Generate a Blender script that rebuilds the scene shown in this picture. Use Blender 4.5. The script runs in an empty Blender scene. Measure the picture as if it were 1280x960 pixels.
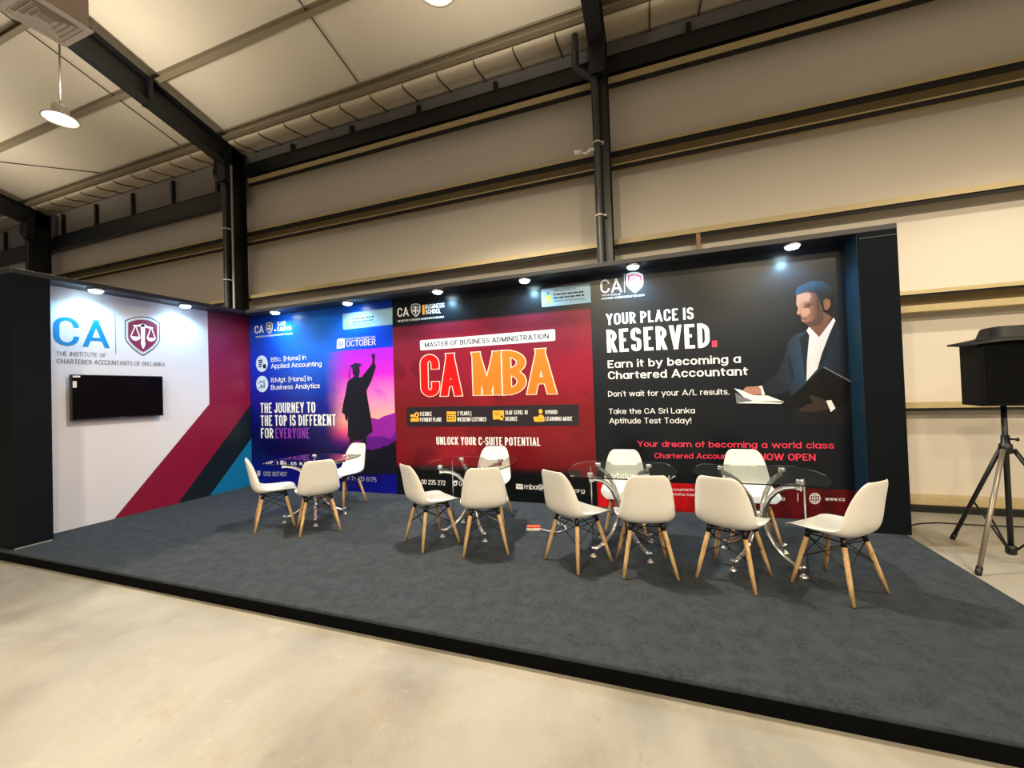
import bpy, bmesh, math, random
from mathutils import Vector, Matrix
from mathutils.geometry import tessellate_polygon
random.seed(7)
R = math.radians
sc = bpy.context.scene
col = sc.collection

# ------------------------------------------------------------------ camera, world, light, exposure
F_PX = 513.06
CAM = Vector((6.7785, -5.2724, 1.4998))
YAW, PITCH, ROLL = -.3421, .0173, -.0334
def cam_axes():
    cy, sy, cp, sp = math.cos(YAW), math.sin(YAW), math.cos(PITCH), math.sin(PITCH)
    f = Vector((sy*cp, cy*cp, sp)); r = Vector((cy, -sy, 0)); u = r.cross(f)
    cr, sr = math.cos(ROLL), math.sin(ROLL)
    return cr*r + sr*u, -sr*r + cr*u, f
AX = cam_axes()
cam_data = bpy.data.cameras.new('camera'); cam = bpy.data.objects.new('camera', cam_data); col.objects.link(cam)
cam_data.sensor_width = 36; cam_data.lens = F_PX*36/1280; cam_data.clip_start = .05; cam_data.clip_end = 200
m3 = Matrix((AX[0], AX[1], -AX[2])).transposed()
cam.matrix_world = Matrix.Translation(CAM) @ m3.to_4x4()
sc.camera = cam

EXPOSURE = 0.16
WORLD = 0.19
LAMP_W = 1300          # over the stand
FAR_W = 1080          # rows further into the hall
ROOF_FILL_W = 130
SPOT_A, FAR_A = 126, 166
SPOT_W = 36
world = bpy.data.worlds.new('world'); sc.world = world; world.use_nodes = True
world.node_tree.nodes['Background'].inputs[0].default_value = (1.0, .93, .92, 1)
world.node_tree.nodes['Background'].inputs[1].default_value = WORLD
sc.view_settings.view_transform = 'Standard'; sc.view_settings.look = 'None'
sc.view_settings.exposure = EXPOSURE; sc.view_settings.gamma = 1; sc.view_settings.use_curve_mapping = False
# high bay lamps of the hall: the two over the stand, then the rows further into the hall
LAMPS = [(-1.2, -1.9, 5.65), (4.8, -1.6, 5.65), (10.8, -1.7, 5.65), (-7.2, -1.7, 5.65),
         (4.8, -8.5, 6.6), (10.8, -8.5, 6.6), (4.8, -15, 6.6), (10.8, -15, 6.6), (16.8, -8.5, 6.6)]
LAMP_COL = (1.0, .875, .68)
FAR_COL = (1.0, .83, .56)
LED_COL = (.34, .72, 1.0)

# ------------------------------------------------------------------ picture to place: a pixel of the 1280x960 frame on a known plane
def ray(u, v):
    return AX[2] + AX[0]*((u-640)/F_PX) - AX[1]*((v-480)/F_PX)
def on_y(u, v, Y=0.0):
    d = ray(u, v); return CAM + d*((Y-CAM.y)/d.y)
def on_x(u, v, X=0.0):
    d = ray(u, v); return CAM + d*((X-CAM.x)/d.x)

# ------------------------------------------------------------------ materials
def lin(h):
    h = h.lstrip('#'); c = [int(h[i:i+2], 16)/255 for i in (0, 2, 4)]
    return tuple((x/12.92 if x <= .04045 else ((x+.055)/1.055)**2.4) for x in c) + (1,)
MATS = {}
def mat(name, color, rough=.5, metal=0, noise=0, scale=20, bump=0, emit=0, spec=.5, trans=0, coat=0):
    if name in MATS: return MATS[name]
    c = lin(color) if isinstance(color, str) else color
    m = bpy.data.materials.new(name); m.use_nodes = True; nt = m.node_tree; b = nt.nodes['Principled BSDF']
    b.inputs['Base Color'].default_value = c; b.inputs['Roughness'].default_value = rough
    b.inputs['Metallic'].default_value = metal; b.inputs['Specular IOR Level'].default_value = spec
    b.inputs['Transmission Weight'].default_value = trans; b.inputs['Coat Weight'].default_value = coat
    if emit:
        b.inputs['Emission Color'].default_value = c; b.inputs['Emission Strength'].default_value = emit
    if noise or bump:
        tc = nt.nodes.new('ShaderNodeTexCoord'); n = nt.nodes.new('ShaderNodeTexNoise')
        n.inputs['Scale'].default_value = scale; n.inputs['Detail'].default_value = 6
        nt.links.new(tc.outputs['Object'], n.inputs['Vector'])
        if noise:
            mx = nt.nodes.new('ShaderNodeMix'); mx.data_type = 'RGBA'
            mx.inputs['A'].default_value = tuple(max(0, x*(1-noise)) for x in c[:3]) + (1,)
            mx.inputs['B'].default_value = tuple(min(1, x*(1+noise)) for x in c[:3]) + (1,)
            nt.links.new(n.outputs['Fac'], mx.inputs['Factor']); nt.links.new(mx.outputs['Result'], b.inputs['Base Color'])
        if bump:
            bp = nt.nodes.new('ShaderNodeBump'); bp.inputs['Strength'].default_value = bump; bp.inputs['Distance'].default_value = .01
            nt.links.new(n.outputs['Fac'], bp.inputs['Height']); nt.links.new(bp.outputs['Normal'], b.inputs['Normal'])
    MATS[name] = m
    return m

class Net:
    """small helper to write node maths"""
    def __init__(s, m): s.nt = m.node_tree; s.b = s.nt.nodes['Principled BSDF']
    def new(s, t): return s.nt.nodes.new(t)
    def link(s, a, b): s.nt.links.new(a, b)
    def math(s, op, a, b=None, c=None, clamp=False):
        n = s.new('ShaderNodeMath'); n.operation = op; n.use_clamp = clamp
        for i, x in enumerate((a, b, c)):
            if x is None: continue
            if isinstance(x, (int, float)): n.inputs[i].default_value = x
            else: s.link(x, n.inputs[i])
        return n.outputs[0]
    def pos(s):
        g = s.new('ShaderNodeNewGeometry'); sp = s.new('ShaderNodeSeparateXYZ'); s.link(g.outputs['Position'], sp.inputs[0]); return sp.outputs, g.outputs['Position']
    def noise(s, vec, scale, detail=5, rough=.5, dist=0):
        n = s.new('ShaderNodeTexNoise'); n.inputs['Scale'].default_value = scale; n.inputs['Detail'].default_value = detail
        n.inputs['Roughness'].default_value = rough; n.inputs['Distortion'].default_value = dist; s.link(vec, n.inputs['Vector']); return n.outputs['Fac']
    def ramp(s, fac, stops, interp='LINEAR'):
        n = s.new('ShaderNodeValToRGB'); e = n.color_ramp.elements; n.color_ramp.interpolation = interp
        while len(e) < len(stops): e.new(.5)
        for el, (p, c) in zip(e, stops):
            el.position = p; el.color = lin(c) if isinstance(c, str) else c
        s.link(fac, n.inputs[0]); return n.outputs[0]
    def smooth(s, x, a, b):
        n = s.new('ShaderNodeMapRange'); n.interpolation_type = 'SMOOTHSTEP'
        n.inputs[1].default_value = a; n.inputs[2].default_value = b; s.link(x, n.inputs[0]); return n.outputs[0]
    def mix(s, f, a, b, mode='MIX'):
        n = s.new('ShaderNodeMix'); n.data_type = 'RGBA'; n.blend_type = mode
        for x, k in ((f, 'Factor'), (a, 'A'), (b, 'B')):
            if isinstance(x, (int, float)) and k == 'Factor': n.inputs[k].default_value = x
            elif isinstance(x, str): n.inputs[k].default_value = lin(x)
            elif isinstance(x, tuple): n.inputs[k].default_value = x
            else: s.link(x, n.inputs[k])
        return n.outputs['Result']
    def bump(s, h, strength, dist=.01):
        n = s.new('ShaderNodeBump'); n.inputs['Strength'].default_value = strength; n.inputs['Distance'].default_value = dist
        s.link(h, n.inputs['Height']); s.link(n.outputs[0], s.b.inputs['Normal'])

# ------------------------------------------------------------------ mesh helpers
def box(bm, x0, x1, y0, y1, z0, z1, bevel=0):
    r = bmesh.ops.create_cube(bm, size=1)
    for v in r['verts']:
        v.co = Vector((x0+(v.co.x+.5)*(x1-x0), y0+(v.co.y+.5)*(y1-y0), z0+(v.co.z+.5)*(z1-z0)))
    if bevel:
        es = list({e for v in r['verts'] for e in v.link_edges})
        bmesh.ops.bevel(bm, geom=es, offset=bevel, segments=2, affect='EDGES', profile=.5)
    return bm
def tube(bm, pts, rad, n=10, cap=True, closed=False):
    pts = [Vector(p) for p in pts]; rads = rad if isinstance(rad, (list, tuple)) else [rad]*len(pts)
    rings = []; prev = None
    for i, p in enumerate(pts):
        a = pts[i-1] if i else (pts[-1] if closed else p); b = pts[(i+1) % len(pts)] if (closed or i < len(pts)-1) else p
        t = (b-a).normalized()
        if prev is None:
            up = Vector((0, 0, 1)) if abs(t.z) < .9 else Vector((1, 0, 0)); nrm = t.cross(up).normalized()
        else:
            nrm = (prev - t*prev.dot(t)).normalized()
        prev = nrm; bn = t.cross(nrm)
        rings.append([bm.verts.new(p + (nrm*math.cos(2*math.pi*k/n) + bn*math.sin(2*math.pi*k/n))*rads[i]) for k in range(n)])
    m = len(rings)
    for i in range(m if closed else m-1):
        A, B = rings[i], rings[(i+1) % m]
        for k in range(n): 
            f = bm.faces.new((A[k], A[(k+1) % n], B[(k+1) % n], B[k])); f.smooth = True
    if cap and not closed:
        bm.faces.new(rings[0][::-1]); bm.faces.new(rings[-1])
    return bm
def lathe(bm, prof, n=24, cx=0, cy=0):
    rings = []
    for r, z in prof:
        rings.append([bm.verts.new((cx+r*math.cos(2*math.pi*k/n), cy+r*math.sin(2*math.pi*k/n), z)) for k in range(n)])
    for A, B in zip(rings, rings[1:]):
        for k in range(n):
            f = bm.faces.new((A[k], A[(k+1) % n], B[(k+1) % n], B[k])); f.smooth = True
    bm.faces.new(rings[0][::-1]); bm.faces.new(rings[-1])
    return bm
def extrude_profile(bm, prof, x0, x1, closed=True):
    """profile of (y, z) points swept along x"""
    A = [bm.verts.new((x0, y, z)) for y, z in prof]; B = [bm.verts.new((x1, y, z)) for y, z in prof]
    n = len(prof)
    for k in range(n if closed else n-1):
        bm.faces.new((A[k], A[(k+1) % n], B[(k+1) % n], B[k]))
    if closed:
        bm.faces.new(A[::-1]); bm.faces.new(B)
    return bm
def plate_profile(pts, t):
    """thin sheet following (y, z) points, as a closed outline of thickness t"""
    L = []; Rr = []
    for i, p in enumerate(pts):
        a = Vector(pts[max(0, i-1)]); b = Vector(pts[min(len(pts)-1, i+1)]); d = (b-a).normalized(); nn = Vector((-d.y, d.x))
        k = 1.0
        if 0 < i < len(pts)-1:
            d1 = (Vector(p)-a).normalized(); k = 1/max(.5, abs(Vector((-d1.y, d1.x)).dot(nn)))
        L.append(tuple(Vector(p)+nn*t/2*k)); Rr.append(tuple(Vector(p)-nn*t/2*k))
    return L + Rr[::-1]
def obj(name, bm, m, parent=None, world=False, smooth=None):
    bmesh.ops.recalc_face_normals(bm, faces=bm.faces)
    me = bpy.data.meshes.new(name); bm.to_mesh(me); bm.free()
    return obj_me(name, me, m, parent, world, smooth)
def world_loc(o):
    v = Vector((0, 0, 0))
    while o is not None:
        v += o.location; o = o.parent
    return v
def obj_me(name, me, m, parent=None, world=False, smooth=None):
    o = bpy.data.objects.new(name, me); col.objects.link(o)
    if m: me.materials.append(m)
    if parent:
        o.parent = parent
        if world: me.transform(Matrix.Translation(-world_loc(parent)))
    if smooth is not None:
        me.shade_smooth() if smooth else me.shade_flat()
    return o
def tag(o, label, cat, group=None):
    o['label'] = label; o['category'] = cat
    if group: o['group'] = group
    return o
def thing(name, label, cat, loc=(0, 0, 0), rz=0, group=None):
    o = bpy.data.objects.new(name, None); col.objects.link(o); o.empty_display_size = .1
    o.location = loc; o.rotation_euler = (0, 0, rz)
    return tag(o, label, cat, group)
def struct(name, bm, m):
    o = obj(name, bm, m); o['kind'] = 'structure'; return o
def copy_tree(o, parent=None):
    c = o.copy(); col.objects.link(c); c.parent = parent
    for ch in list(o.children): copy_tree(ch, c)
    return c
NB = bmesh.new

# ------------------------------------------------------------------ base materials
steel_black = mat('black painted steel', '#0d1114', .45, 0, .2, 8)
black_fabric = mat('black stretch fabric', '#0d1218', .85, 0, .15, 60, spec=.1)
black_edge = mat('black laminate edge', '#171a20', .5, 0, .1, 20)
girt_paint = mat('beige painted girt', '#b5a47c', .5, 0, .08, 6)
chrome = mat('chrome', '#f2f2f2', .16, 1, .03, 10)
white_plastic = mat('white moulded plastic', '#e6e4e0', .38, 0, .02, 8)
wire_black = mat('black wire', '#0b0b0c', .4, 0, .1, 30)
black_plastic = mat('black plastic', '#0c0c0e', .4, 0, .15, 40)
white_metal = mat('white enamelled metal', '#d9d5cf', .4, 0, .05, 15)
grey_pipe = mat('dark grey plastic pipe', '#2b3032', .4, 0, .12, 15)

# ------------------------------------------------------------------ room shell
GZ = -.11            # hall floor; the top of the platform is z = 0
WY = 1.25            # wall sheeting
def roof_z(y): return 7.0 - .27*(y-.6)

m = mat('polished concrete', '#cdbfa3', .45); n = Net(m); (px, py, pz), P = n.pos()
big = n.noise(P, .9, 8, .6, .6); fine = n.noise(P, 14, 8, .7); streak = n.noise(P, 2.1, 10, .7, .3)
c1 = n.ramp(big, [(.3, '#7d7970'), (.5, '#959086'), (.72, '#a5a197')])
c2 = n.mix(n.math('MULTIPLY', n.smooth(streak, .5, .85), .8), c1, '#8a7a5a', 'MIX')
scuff = n.noise(P, 6, 10, .75, .2)
c2 = n.mix(n.math('MULTIPLY', n.smooth(scuff, .60, .70), .45), c2, '#6f6656')
c2 = n.mix(n.math('MULTIPLY', n.smooth(scuff, .42, .30), .25), c2, '#bdb8ae')
c3 = n.mix(n.math('MULTIPLY', n.smooth(fine, .58, .8), .45), c2, '#6d675d')
n.link(c3, n.b.inputs['Base Color']); n.link(n.ramp(big, [(.3, (.3, .3, .3, 1)), (.7, (.55, .55, .55, 1))]), n.b.inputs['Roughness'])
n.bump(fine, .08)
struct('floor', box(NB(), -26, 24, -24, WY, GZ-.2, GZ), m)

m = mat('insulated wall lining', '#cfc3b2', .6); n = Net(m); (px, py, pz), P = n.pos()
n.link(n.mix(n.noise(P, .5, 3), '#c6bfb5', '#d2cbc2'), n.b.inputs['Base Color'])
wall_mat = m
struct('wall_back', box(NB(), -26, 24, WY, WY+.15, GZ, roof_z(WY)+.05), wall_mat)
m = mat('roof insulation lining', '#d8d0c2', .55); n = Net(m); (px, py, pz), P = n.pos()
n.link(n.mix(n.noise(P, .7, 4), '#cfc6b6', '#ded7ca'), n.b.inputs['Base Color']); n.bump(n.noise(P, 1.3, 2), .25, .06)
bm = NB(); extrude_profile(bm, [(WY+.15, roof_z(WY+.15)), (-12, roof_z(-12)), (-24, roof_z(-12)-.27*12), (-24, roof_z(-12)-.27*12+.12), (-12, roof_z(-12)+.12), (WY+.15, roof_z(WY+.15)+.12)], -26, 24)
struct('ceiling', bm, m)
# dark sill along the foot of the wall
struct('baseboard_back', box(NB(), -26, 24, 1.0, 1.06, GZ, GZ+.075), steel_black)

# ------------------------------------------------------------------ steel frame of the hall
COLS = [(-8.72, 'at the far left behind the stand'), (-1.4, 'behind the left corner of the stand'), (6.13, 'rising behind the middle of the stand')]
for cx, where in COLS:
    t = thing('steel_column', 'black steel column ' + where, 'column', (cx, .9, GZ), 0, 'steel columns')
    bm = NB(); box(bm, cx-.11, cx+.11, .7, .715, GZ, 6.7); box(bm, cx-.11, cx+.11, 1.0, 1.015, GZ, 6.7); box(bm, cx-.006, cx+.006, .715, 1.0, GZ, 6.7)
    obj('i_section', bm, steel_black, t, True)
    obj('base_plate', box(NB(), cx-.16, cx+.16, .64, 1.1, GZ, GZ+.02), steel_black, t, True)
    bm = NB(); box(bm, cx-.11, cx+.11, .55, .72, 5.95, 6.5)
    obj('haunch', bm, steel_black, t, True)
for cx, where in COLS:
    w = where.replace('at the', 'from the column at the') if 'at the' in where else where
    t = thing('roof_rafter', 'black sloping roof rafter above the column ' + where, 'rafter', (cx, .6, 6.3), 0, 'roof rafters')
    def zb(y): return 6.36 - .275*(y-.5)
    bm = NB()
    for s0, s1, w in ((0, .016, .11), (.42, .436, .11), (.016, .42, .006)):
        extrude_profile(bm, [(1.0, zb(1.0)+s0), (-12, zb(-12)+s0), (-12, zb(-12)+s1), (1.0, zb(1.0)+s1)], cx-w, cx+w)
    obj('i_beam', bm, steel_black, t, True)
    for y in (-.7, -3.4):
        obj('splice_plate', box(NB(), cx-.11, cx+.11, y-.03, y+.03, zb(y)-.012, zb(y)+.43), steel_black, t, True)

# purlins run along the roof: channel with lips
def channel(bm, x0, x1, y, zc, h, d, t=.006, lip=.03, slope=0.0):
    pts = [(-d, h/2-lip), (-d, h/2), (0, h/2), (0, -h/2), (-d, -h/2), (-d, -h/2+lip)]
    c, s = math.cos(slope), math.sin(slope)
    pts = [(y + a*c - b*s, zc + a*s + b*c) for a, b in pts]
    return extrude_profile(bm, plate_profile(pts, t), x0, x1)
purlin_paint = mat('taupe purlin paint', '#857a66', .5, 0, .08, 6)
def purlin(y, label):
    bm = NB(); channel(bm, -26, 24, y+.03, roof_z(y)-.10, .17, .065, slope=-.26)
    return tag(obj('roof_purlin', bm, purlin_paint), label, 'purlin', 'roof purlins')
purlin(-.58, 'beige roof purlin, first above the eave purlin')
purlin(-1.78, 'beige roof purlin, second above the eave purlin, crossing behind the air vent')
for y, w in ((-2.98, 'third'), (-4.18, 'fourth')): purlin(y, 'beige roof purlin, %s above the eave purlin' % w)
t = thing('eave_purlin', 'beige eave purlin along the foot of the roof slope', 'purlin', (0, .6, 6.9))
bm = NB(); channel(bm, -26, 24, .62, 6.865, .20, .075, lip=.04, slope=-.26); obj('channel_section', bm, purlin_paint, t, True)
# curved insulation blanket between eave purlin and wall, with its straps
m = mat('eave insulation blanket', '#d5c9b4', .6, 0, .05, 3)
pts = [(.645, 6.80), (.648, 6.775), (.665, 6.758), (.70, 6.752), (.76, 6.755), (.83, 6.764), (.91, 6.78), (1.0, 6.803), (1.09, 6.818), (1.165, 6.828)]
bm = NB(); extrude_profile(bm, plate_profile(pts, .02), -26, 24)
for f in bm.faces: f.smooth = abs(f.normal.x) < .5
bl = tag(obj('insulation_blanket', bm, m), 'pale curved insulation blanket between the eave purlin and the wall', 'insulation')
strap = mat('brown strap', '#4d4238', .6, 0, .1, 20)
k = 0; x = -9.1
while x < 12:
    bm = NB(); L = [(x + .0*y, y, z-.022) for y, z in pts]
    tube(bm, L, .011, 6); obj('strap', bm, strap, bl, True); x += .665

# eave beams, one for each bay, with posts up to the roof
panel_mat = mat('grey eave panel', '#8b8580', .6, 0, .06, 2)
shaded_panel = mat('shaded eave panel', '#6c6b6c', .6, 0, .08, 2)  # the grey panel again, with shade put into its colour
bays = [(-8.6, -1.51, 5.74, 6.10, 'left bay, between the two left columns', panel_mat), (-1.29, 6.02, 6.24, 6.505, 'middle bay, behind the stand', shaded_panel), (6.24, 16, 6.24, 6.505, 'right bay, over the beige wall', shaded_panel),
        (-17, -8.83, 5.74, 6.10, 'far left bay, beyond the leftmost column', panel_mat)]
for x0, x1, z0, z1, w, pm in bays:
    t = thing('eave_beam', 'black eave beam spanning the ' + w, 'beam', ((x0+x1)/2, .95, z0), 0, 'eave beams')
    bm = NB(); box(bm, x0, x1, 1.02, 1.17, z0, z0+.014); box(bm, x0, x1, 1.02, 1.17, z1-.014, z1); box(bm, x0, x1, 1.03, 1.045, z0+.01, z1-.01)
    obj('i_beam', bm, steel_black, t, True)
    obj('infill_panel', box(NB(), x0, x1, 1.18, 1.2, z1-.1, 6.85), pm, t, True)
    x = 6.13 - 7.5*round((6.13-x0)/7.5) + 1.5
    xs = [-8.33+1.5*i for i in range(-6, 20)] if x0 < -2 else [6.13-1.5*i - .25 for i in range(-7, 5)]
    for xx in xs:
        if x0+.15 < xx < x1-.15:
            obj('post', box(NB(), xx-.035, xx+.035, 1.11, 1.17, z1-.02, 6.72), steel_black, t, True)

# wall girts
shade_black = mat('black girt shade', '#15120f', .8, 0, .1, 10)  # shade under the girt lips, put in as black strips
def girt(zt, zb, label, kind='C', lip=.075, shade_strips=(), gx0=-26):
    t = thing('steel_girt', label, 'girt', (5, 1.15, zb), 0, 'wall girts')
    y0 = 1.05; y1 = WY-.004; tk = .008
    bm = NB()
    if kind == 'C':
        pts = [(y0, zt-.04), (y0, zt), (y1, zt), (y1, zb), (y0, zb), (y0, zb+lip)]
    elif kind == 'Z':
        pts = [(y0, zb), (y0, zt), (y1, zt), (y1, zb-.10)]
    else:
        pts = [(y0, zb+.0), (y0, zt), (y1, zt)]
    extrude_profile(bm, plate_profile(pts, tk), gx0, 24)
    obj('rail', bm, girt_paint, t, True)
    for a, b in shade_strips: obj('shade_strip', box(NB(), gx0, 24, 1.064, 1.085, a, b), shade_black, t, True)
    return t
girt(5.095, 4.845, 'beige double-lipped wall girt, highest one clear of the eave beam', lip=.012, shade_strips=((4.985, 5.07), (4.785, 4.84)))
gA = girt(3.71, 3.645, 'beige wall girt just above the top of the black stand', 'L', shade_strips=((3.595, 3.65),))
obj('cleat', box(NB(), 7.36, 7.415, 1.06, 1.12, 3.38, 3.66), mat('brown cleat', '#8a6a4a', .5, 0, .1, 10), gA, True)
girt(2.55, 2.30, 'beige wall girt at the level of the speaker top, seen right of the stand', shade_strips=((2.478, 2.512),))
girt(1.19, 1.13, 'beige wall girt behind the tripod, lower right', 'L', shade_strips=((1.093, 1.135),))
girt(.05, -.03, 'beige bottom girt along the floor behind the tripod', 'L')
girt(6.19, 6.10, 'beige top girt tucked under the eave beam', 'L', shade_strips=((6.04, 6.1),), gx0=-1.28)

# downpipes
def pipe_path(cx):
    y = .635
    return [(cx-.27, y+.05, 6.68), (cx-.27, y, 6.2), (cx-.262, y, 6.14), (cx-.22, y, 6.09), (cx-.06, y, 5.97), (cx-.012, y, 5.92), (cx, y, 5.85), (cx, y, 3), (cx, y, GZ)]
for (cx, where), px_ in zip(COLS, (-8.78, -1.41, 6.085)):
    t = thing('downpipe', 'dark grey downpipe clipped to the column ' + where, 'pipe', (px_, .635, GZ), 0, 'downpipes')
    obj('pipe', tube(NB(), pipe_path(px_), .052, 14), grey_pipe, t, True)
    for z in (5.0, 3.95, 2.9):
        bm = NB(); lathe(bm, [(.055, z-.008), (.062, z-.008), (.062, z+.008), (.055, z+.008)], 16, px_, .635); box(bm, px_+.05, px_+.09, .63, .70, z-.008, z+.008)
        obj('pipe_clip', bm, white_metal, t, True)
t = tag(obj('conduit', tube(NB(), [(-1.275, .68, GZ), (-1.275, .68, 3.2), (-1.275, .68, 6.3)], .02, 8), mat('pale grey conduit', '#9a9a96', .4, 0, .05, 9)), 'thin pale conduit running up the column behind the left corner of the stand', 'conduit')

# roof cables
for i, (L, lab) in enumerate([([(-2.66, 1.0), (-2.6, -6)], 'thin dark cable on the roof lining left of the left rafter'), ([(2.03, .75), (2.05, -5)], 'thin dark cable on the roof lining in the middle bay'), ([(-5.2, .7), (-9, -1.0)], 'thin cable crossing the roof lining at the far left')]):
    tag(obj('roof_cable', tube(NB(), [(a, b, roof_z(b)-.02) for a, b in L], .009, 6), wire_black), lab, 'cable', 'roof cables')

# air vent on its duct
vx0, vx1, vy0, vy1, vz = .53, 1.07, -3.13, -2.57, 5.6
t = thing('air_vent', 'white square ceiling air diffuser on a boxed duct at the top left', 'vent', ((vx0+vx1)/2, (vy0+vy1)/2, vz))
obj('duct', box(NB(), vx0+.035, vx1-.035, vy0+.035, vy1-.035, vz+.02, roof_z(vy0)), mat('duct cladding', '#b3a399', .6, 0, .05, 5), t, True)
bm = NB()
def ring(bm, cx, cy, h0, h1, z0, z1, tk):
    for sx, sy, ax in ((0, 1, 0), (0, -1, 0), (1, 0, 1), (-1, 0, 1)):
        q = []
        for (h, z) in ((h0, z0), (h1, z1)):
            for s in (-1, 1):
                q.append(Vector((cx+(s*h if ax == 0 else sx*h), cy+(sy*h if ax == 0 else s*h), z)))
        vs = [bm.verts.new(p) for p in (q[0], q[1], q[3], q[2])]; vt = [bm.verts.new(p+Vector((0, 0, tk))) for p in (q[0], q[1], q[3], q[2])]
        bm.faces.new(vs); bm.faces.new(vt[::-1])
        for k in range(4): bm.faces.new((vs[k], vt[k], vt[(k+1) % 4], vs[(k+1) % 4]))
cxv, cyv = (vx0+vx1)/2, (vy0+vy1)/2
ring(bm, cxv, cyv, .27, .215, vz, vz, .02); obj('flange', bm, white_metal, t, True)
for k, h in enumerate((.21, .165, .12, .075)):
    bm = NB(); ring(bm, cxv, cyv, h, h-.032, vz+.004, vz+.03, .004); obj('louvre', bm, white_metal, t, True)
obj('damper', box(NB(), vx0+.05, vx1-.05, vy0+.05, vy1-.05, vz+.06, vz+.07), mat('duct inside', '#2a2725', .8, 0, .1, 9), t, True)

# high bay lamps
lamp_glow = mat('lamp glow', (1, .86, .62, 1), .5, emit=40)
def lamp_lights(parent, loc):
    near = loc[1] > -5
    for nm, W, size, rx, dz in (('lamp_light', (LAMP_W if abs(loc[0]) < 5 else .4*LAMP_W) if near else FAR_W, SPOT_A if near else FAR_A, 0, -.06), ('roof_fill_light', ROOF_FILL_W, 170, math.pi, .24)):  # the second light is an added fill that brightens the roof
        ld = bpy.data.lights.new(nm, 'SPOT'); ld.energy = W; ld.color = LAMP_COL if near else FAR_COL; ld.spot_size = R(size); ld.spot_blend = .45 if near else .22; ld.shadow_soft_size = .14
        lo = bpy.data.objects.new(nm, ld); col.objects.link(lo); lo.parent = parent
        off = .27 if rx else 0
        lo.location = (off, 0, dz) if parent else (loc[0]+off, loc[1], loc[2]+dz); lo.rotation_euler = (rx, 0, 0)
def lamp(x, y, z, label):
    t = thing('high_bay_lamp', label, 'lamp', (x, y, z), 0, 'high bay lamps')
    bm = NB(); lathe(bm, [(.05, .20), (.09, .17), (.10, .06), (.20, .0), (.205, -.02), (.19, -.02), (.09, .05), (.05, .05)], 28); obj('reflector', bm, white_metal, t)
    bm = NB(); lathe(bm, [(.02, .045), (.10, .03), (.155, -.012), (.14, -.02), (.02, -.03)], 24); obj('bulb', bm, lamp_glow, t)
    top = roof_z(y) - z if y > -12 else roof_z(-12)-.27*(-12-y)-z
    obj('rod', tube(NB(), [(0, 0, .19), (0, 0, top)], .012, 8), mat('brown rod', '#2e2822', .5, 0, .1, 9), t)
    lamp_lights(t, (x, y, z))
names = ['glowing high bay lamp hanging on a rod at the upper left', 'high bay lamp at the top edge, above the red banner']
for i, L in enumerate(LAMPS):
    if i < 2: lamp(*L, names[i])
    else: lamp_lights(None, L)

# ------------------------------------------------------------------ platform and stand
t = thing('stage_platform', 'low platform under the stand covered with dark grey carpet', 'platform', (4.5, -1.5, GZ))
bm = NB(); box(bm, -.05, 8.96, -2.985, .05, GZ, -.012)
obj('deck', bm, mat('black platform skirt', '#050608', .9, 0, .2, 40, spec=.08), t, True)
m = mat('dark grey needle felt carpet', '#42474c', .95, spec=.15); n = Net(m); (px, py, pz), P = n.pos()
f1 = n.noise(P, 160, 3, .7); f2 = n.noise(P, 9, 6, .65, .4); f3 = n.noise(P, 45, 4, .6)
cc = n.mix(n.smooth(f2, .3, .7), '#292e34', '#3c4248'); cc = n.mix(n.smooth(f3, .4, .65), cc, '#383e45'); cc = n.mix(n.math('MULTIPLY', n.smooth(f1, .55, .8), .5), cc, '#5f656b')
n.link(cc, n.b.inputs['Base Color']); n.bump(f1, .5, .004)
bm = NB(); box(bm, -.06, 8.97, -2.99, .06, -.03, 0, .012)
obj('carpet', bm, m, t, True)

ZT = 3.0; SO = 2.945; FD = .31
t = thing('exhibition_stand', 'black framed exhibition stand with a side wall and lit overhanging top', 'stand', (4.5, 0, 0))
obj('back_wall', box(NB(), 0, 9.0, .006, .06, 0, ZT), black_fabric, t, True)
obj('side_wall', box(NB(), -.06, -.006, -2.95, .06, 0, ZT), black_fabric, t, True)
obj('back_canopy', box(NB(), .31, 9.0, -FD, .06, SO, ZT, .004), black_edge, t, True, False)
obj('side_canopy', box(NB(), -.06, .31, -2.95, .06, SO, ZT, .004), black_edge, t, True, False)
obj('right_pillar', box(NB(), 8.69, 9.0, -FD+.004, .006, 0, SO), black_fabric, t, True)
obj('left_pillar', box(NB(), -.006, .32, -2.95, -2.65, 0, SO), black_fabric, t, True)
obj('glow_tinted_reveal', box(NB(), 8.684, 8.69, -FD+.02, .004, 0, SO), mat('glow-tinted reveal fabric', '#08283a', .5, 0, .1, 8), t, True)  # pillar's inner face with the spotlight's blue glow put into its colour
hem = mat('grey hem seam', '#3b3e42', .7, 0, .1, 30)
obj('hem_seam', box(NB(), 8.70, 8.995, -FD-.001, -FD+.006, 2.885, 2.893), hem, t, True)
obj('foot_trim', box(NB(), .318, .325, -2.95, -2.66, .0, .012), mat('pale foot trim', '#8d8d8d', .5, 0, .05, 12), t, True)

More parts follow.
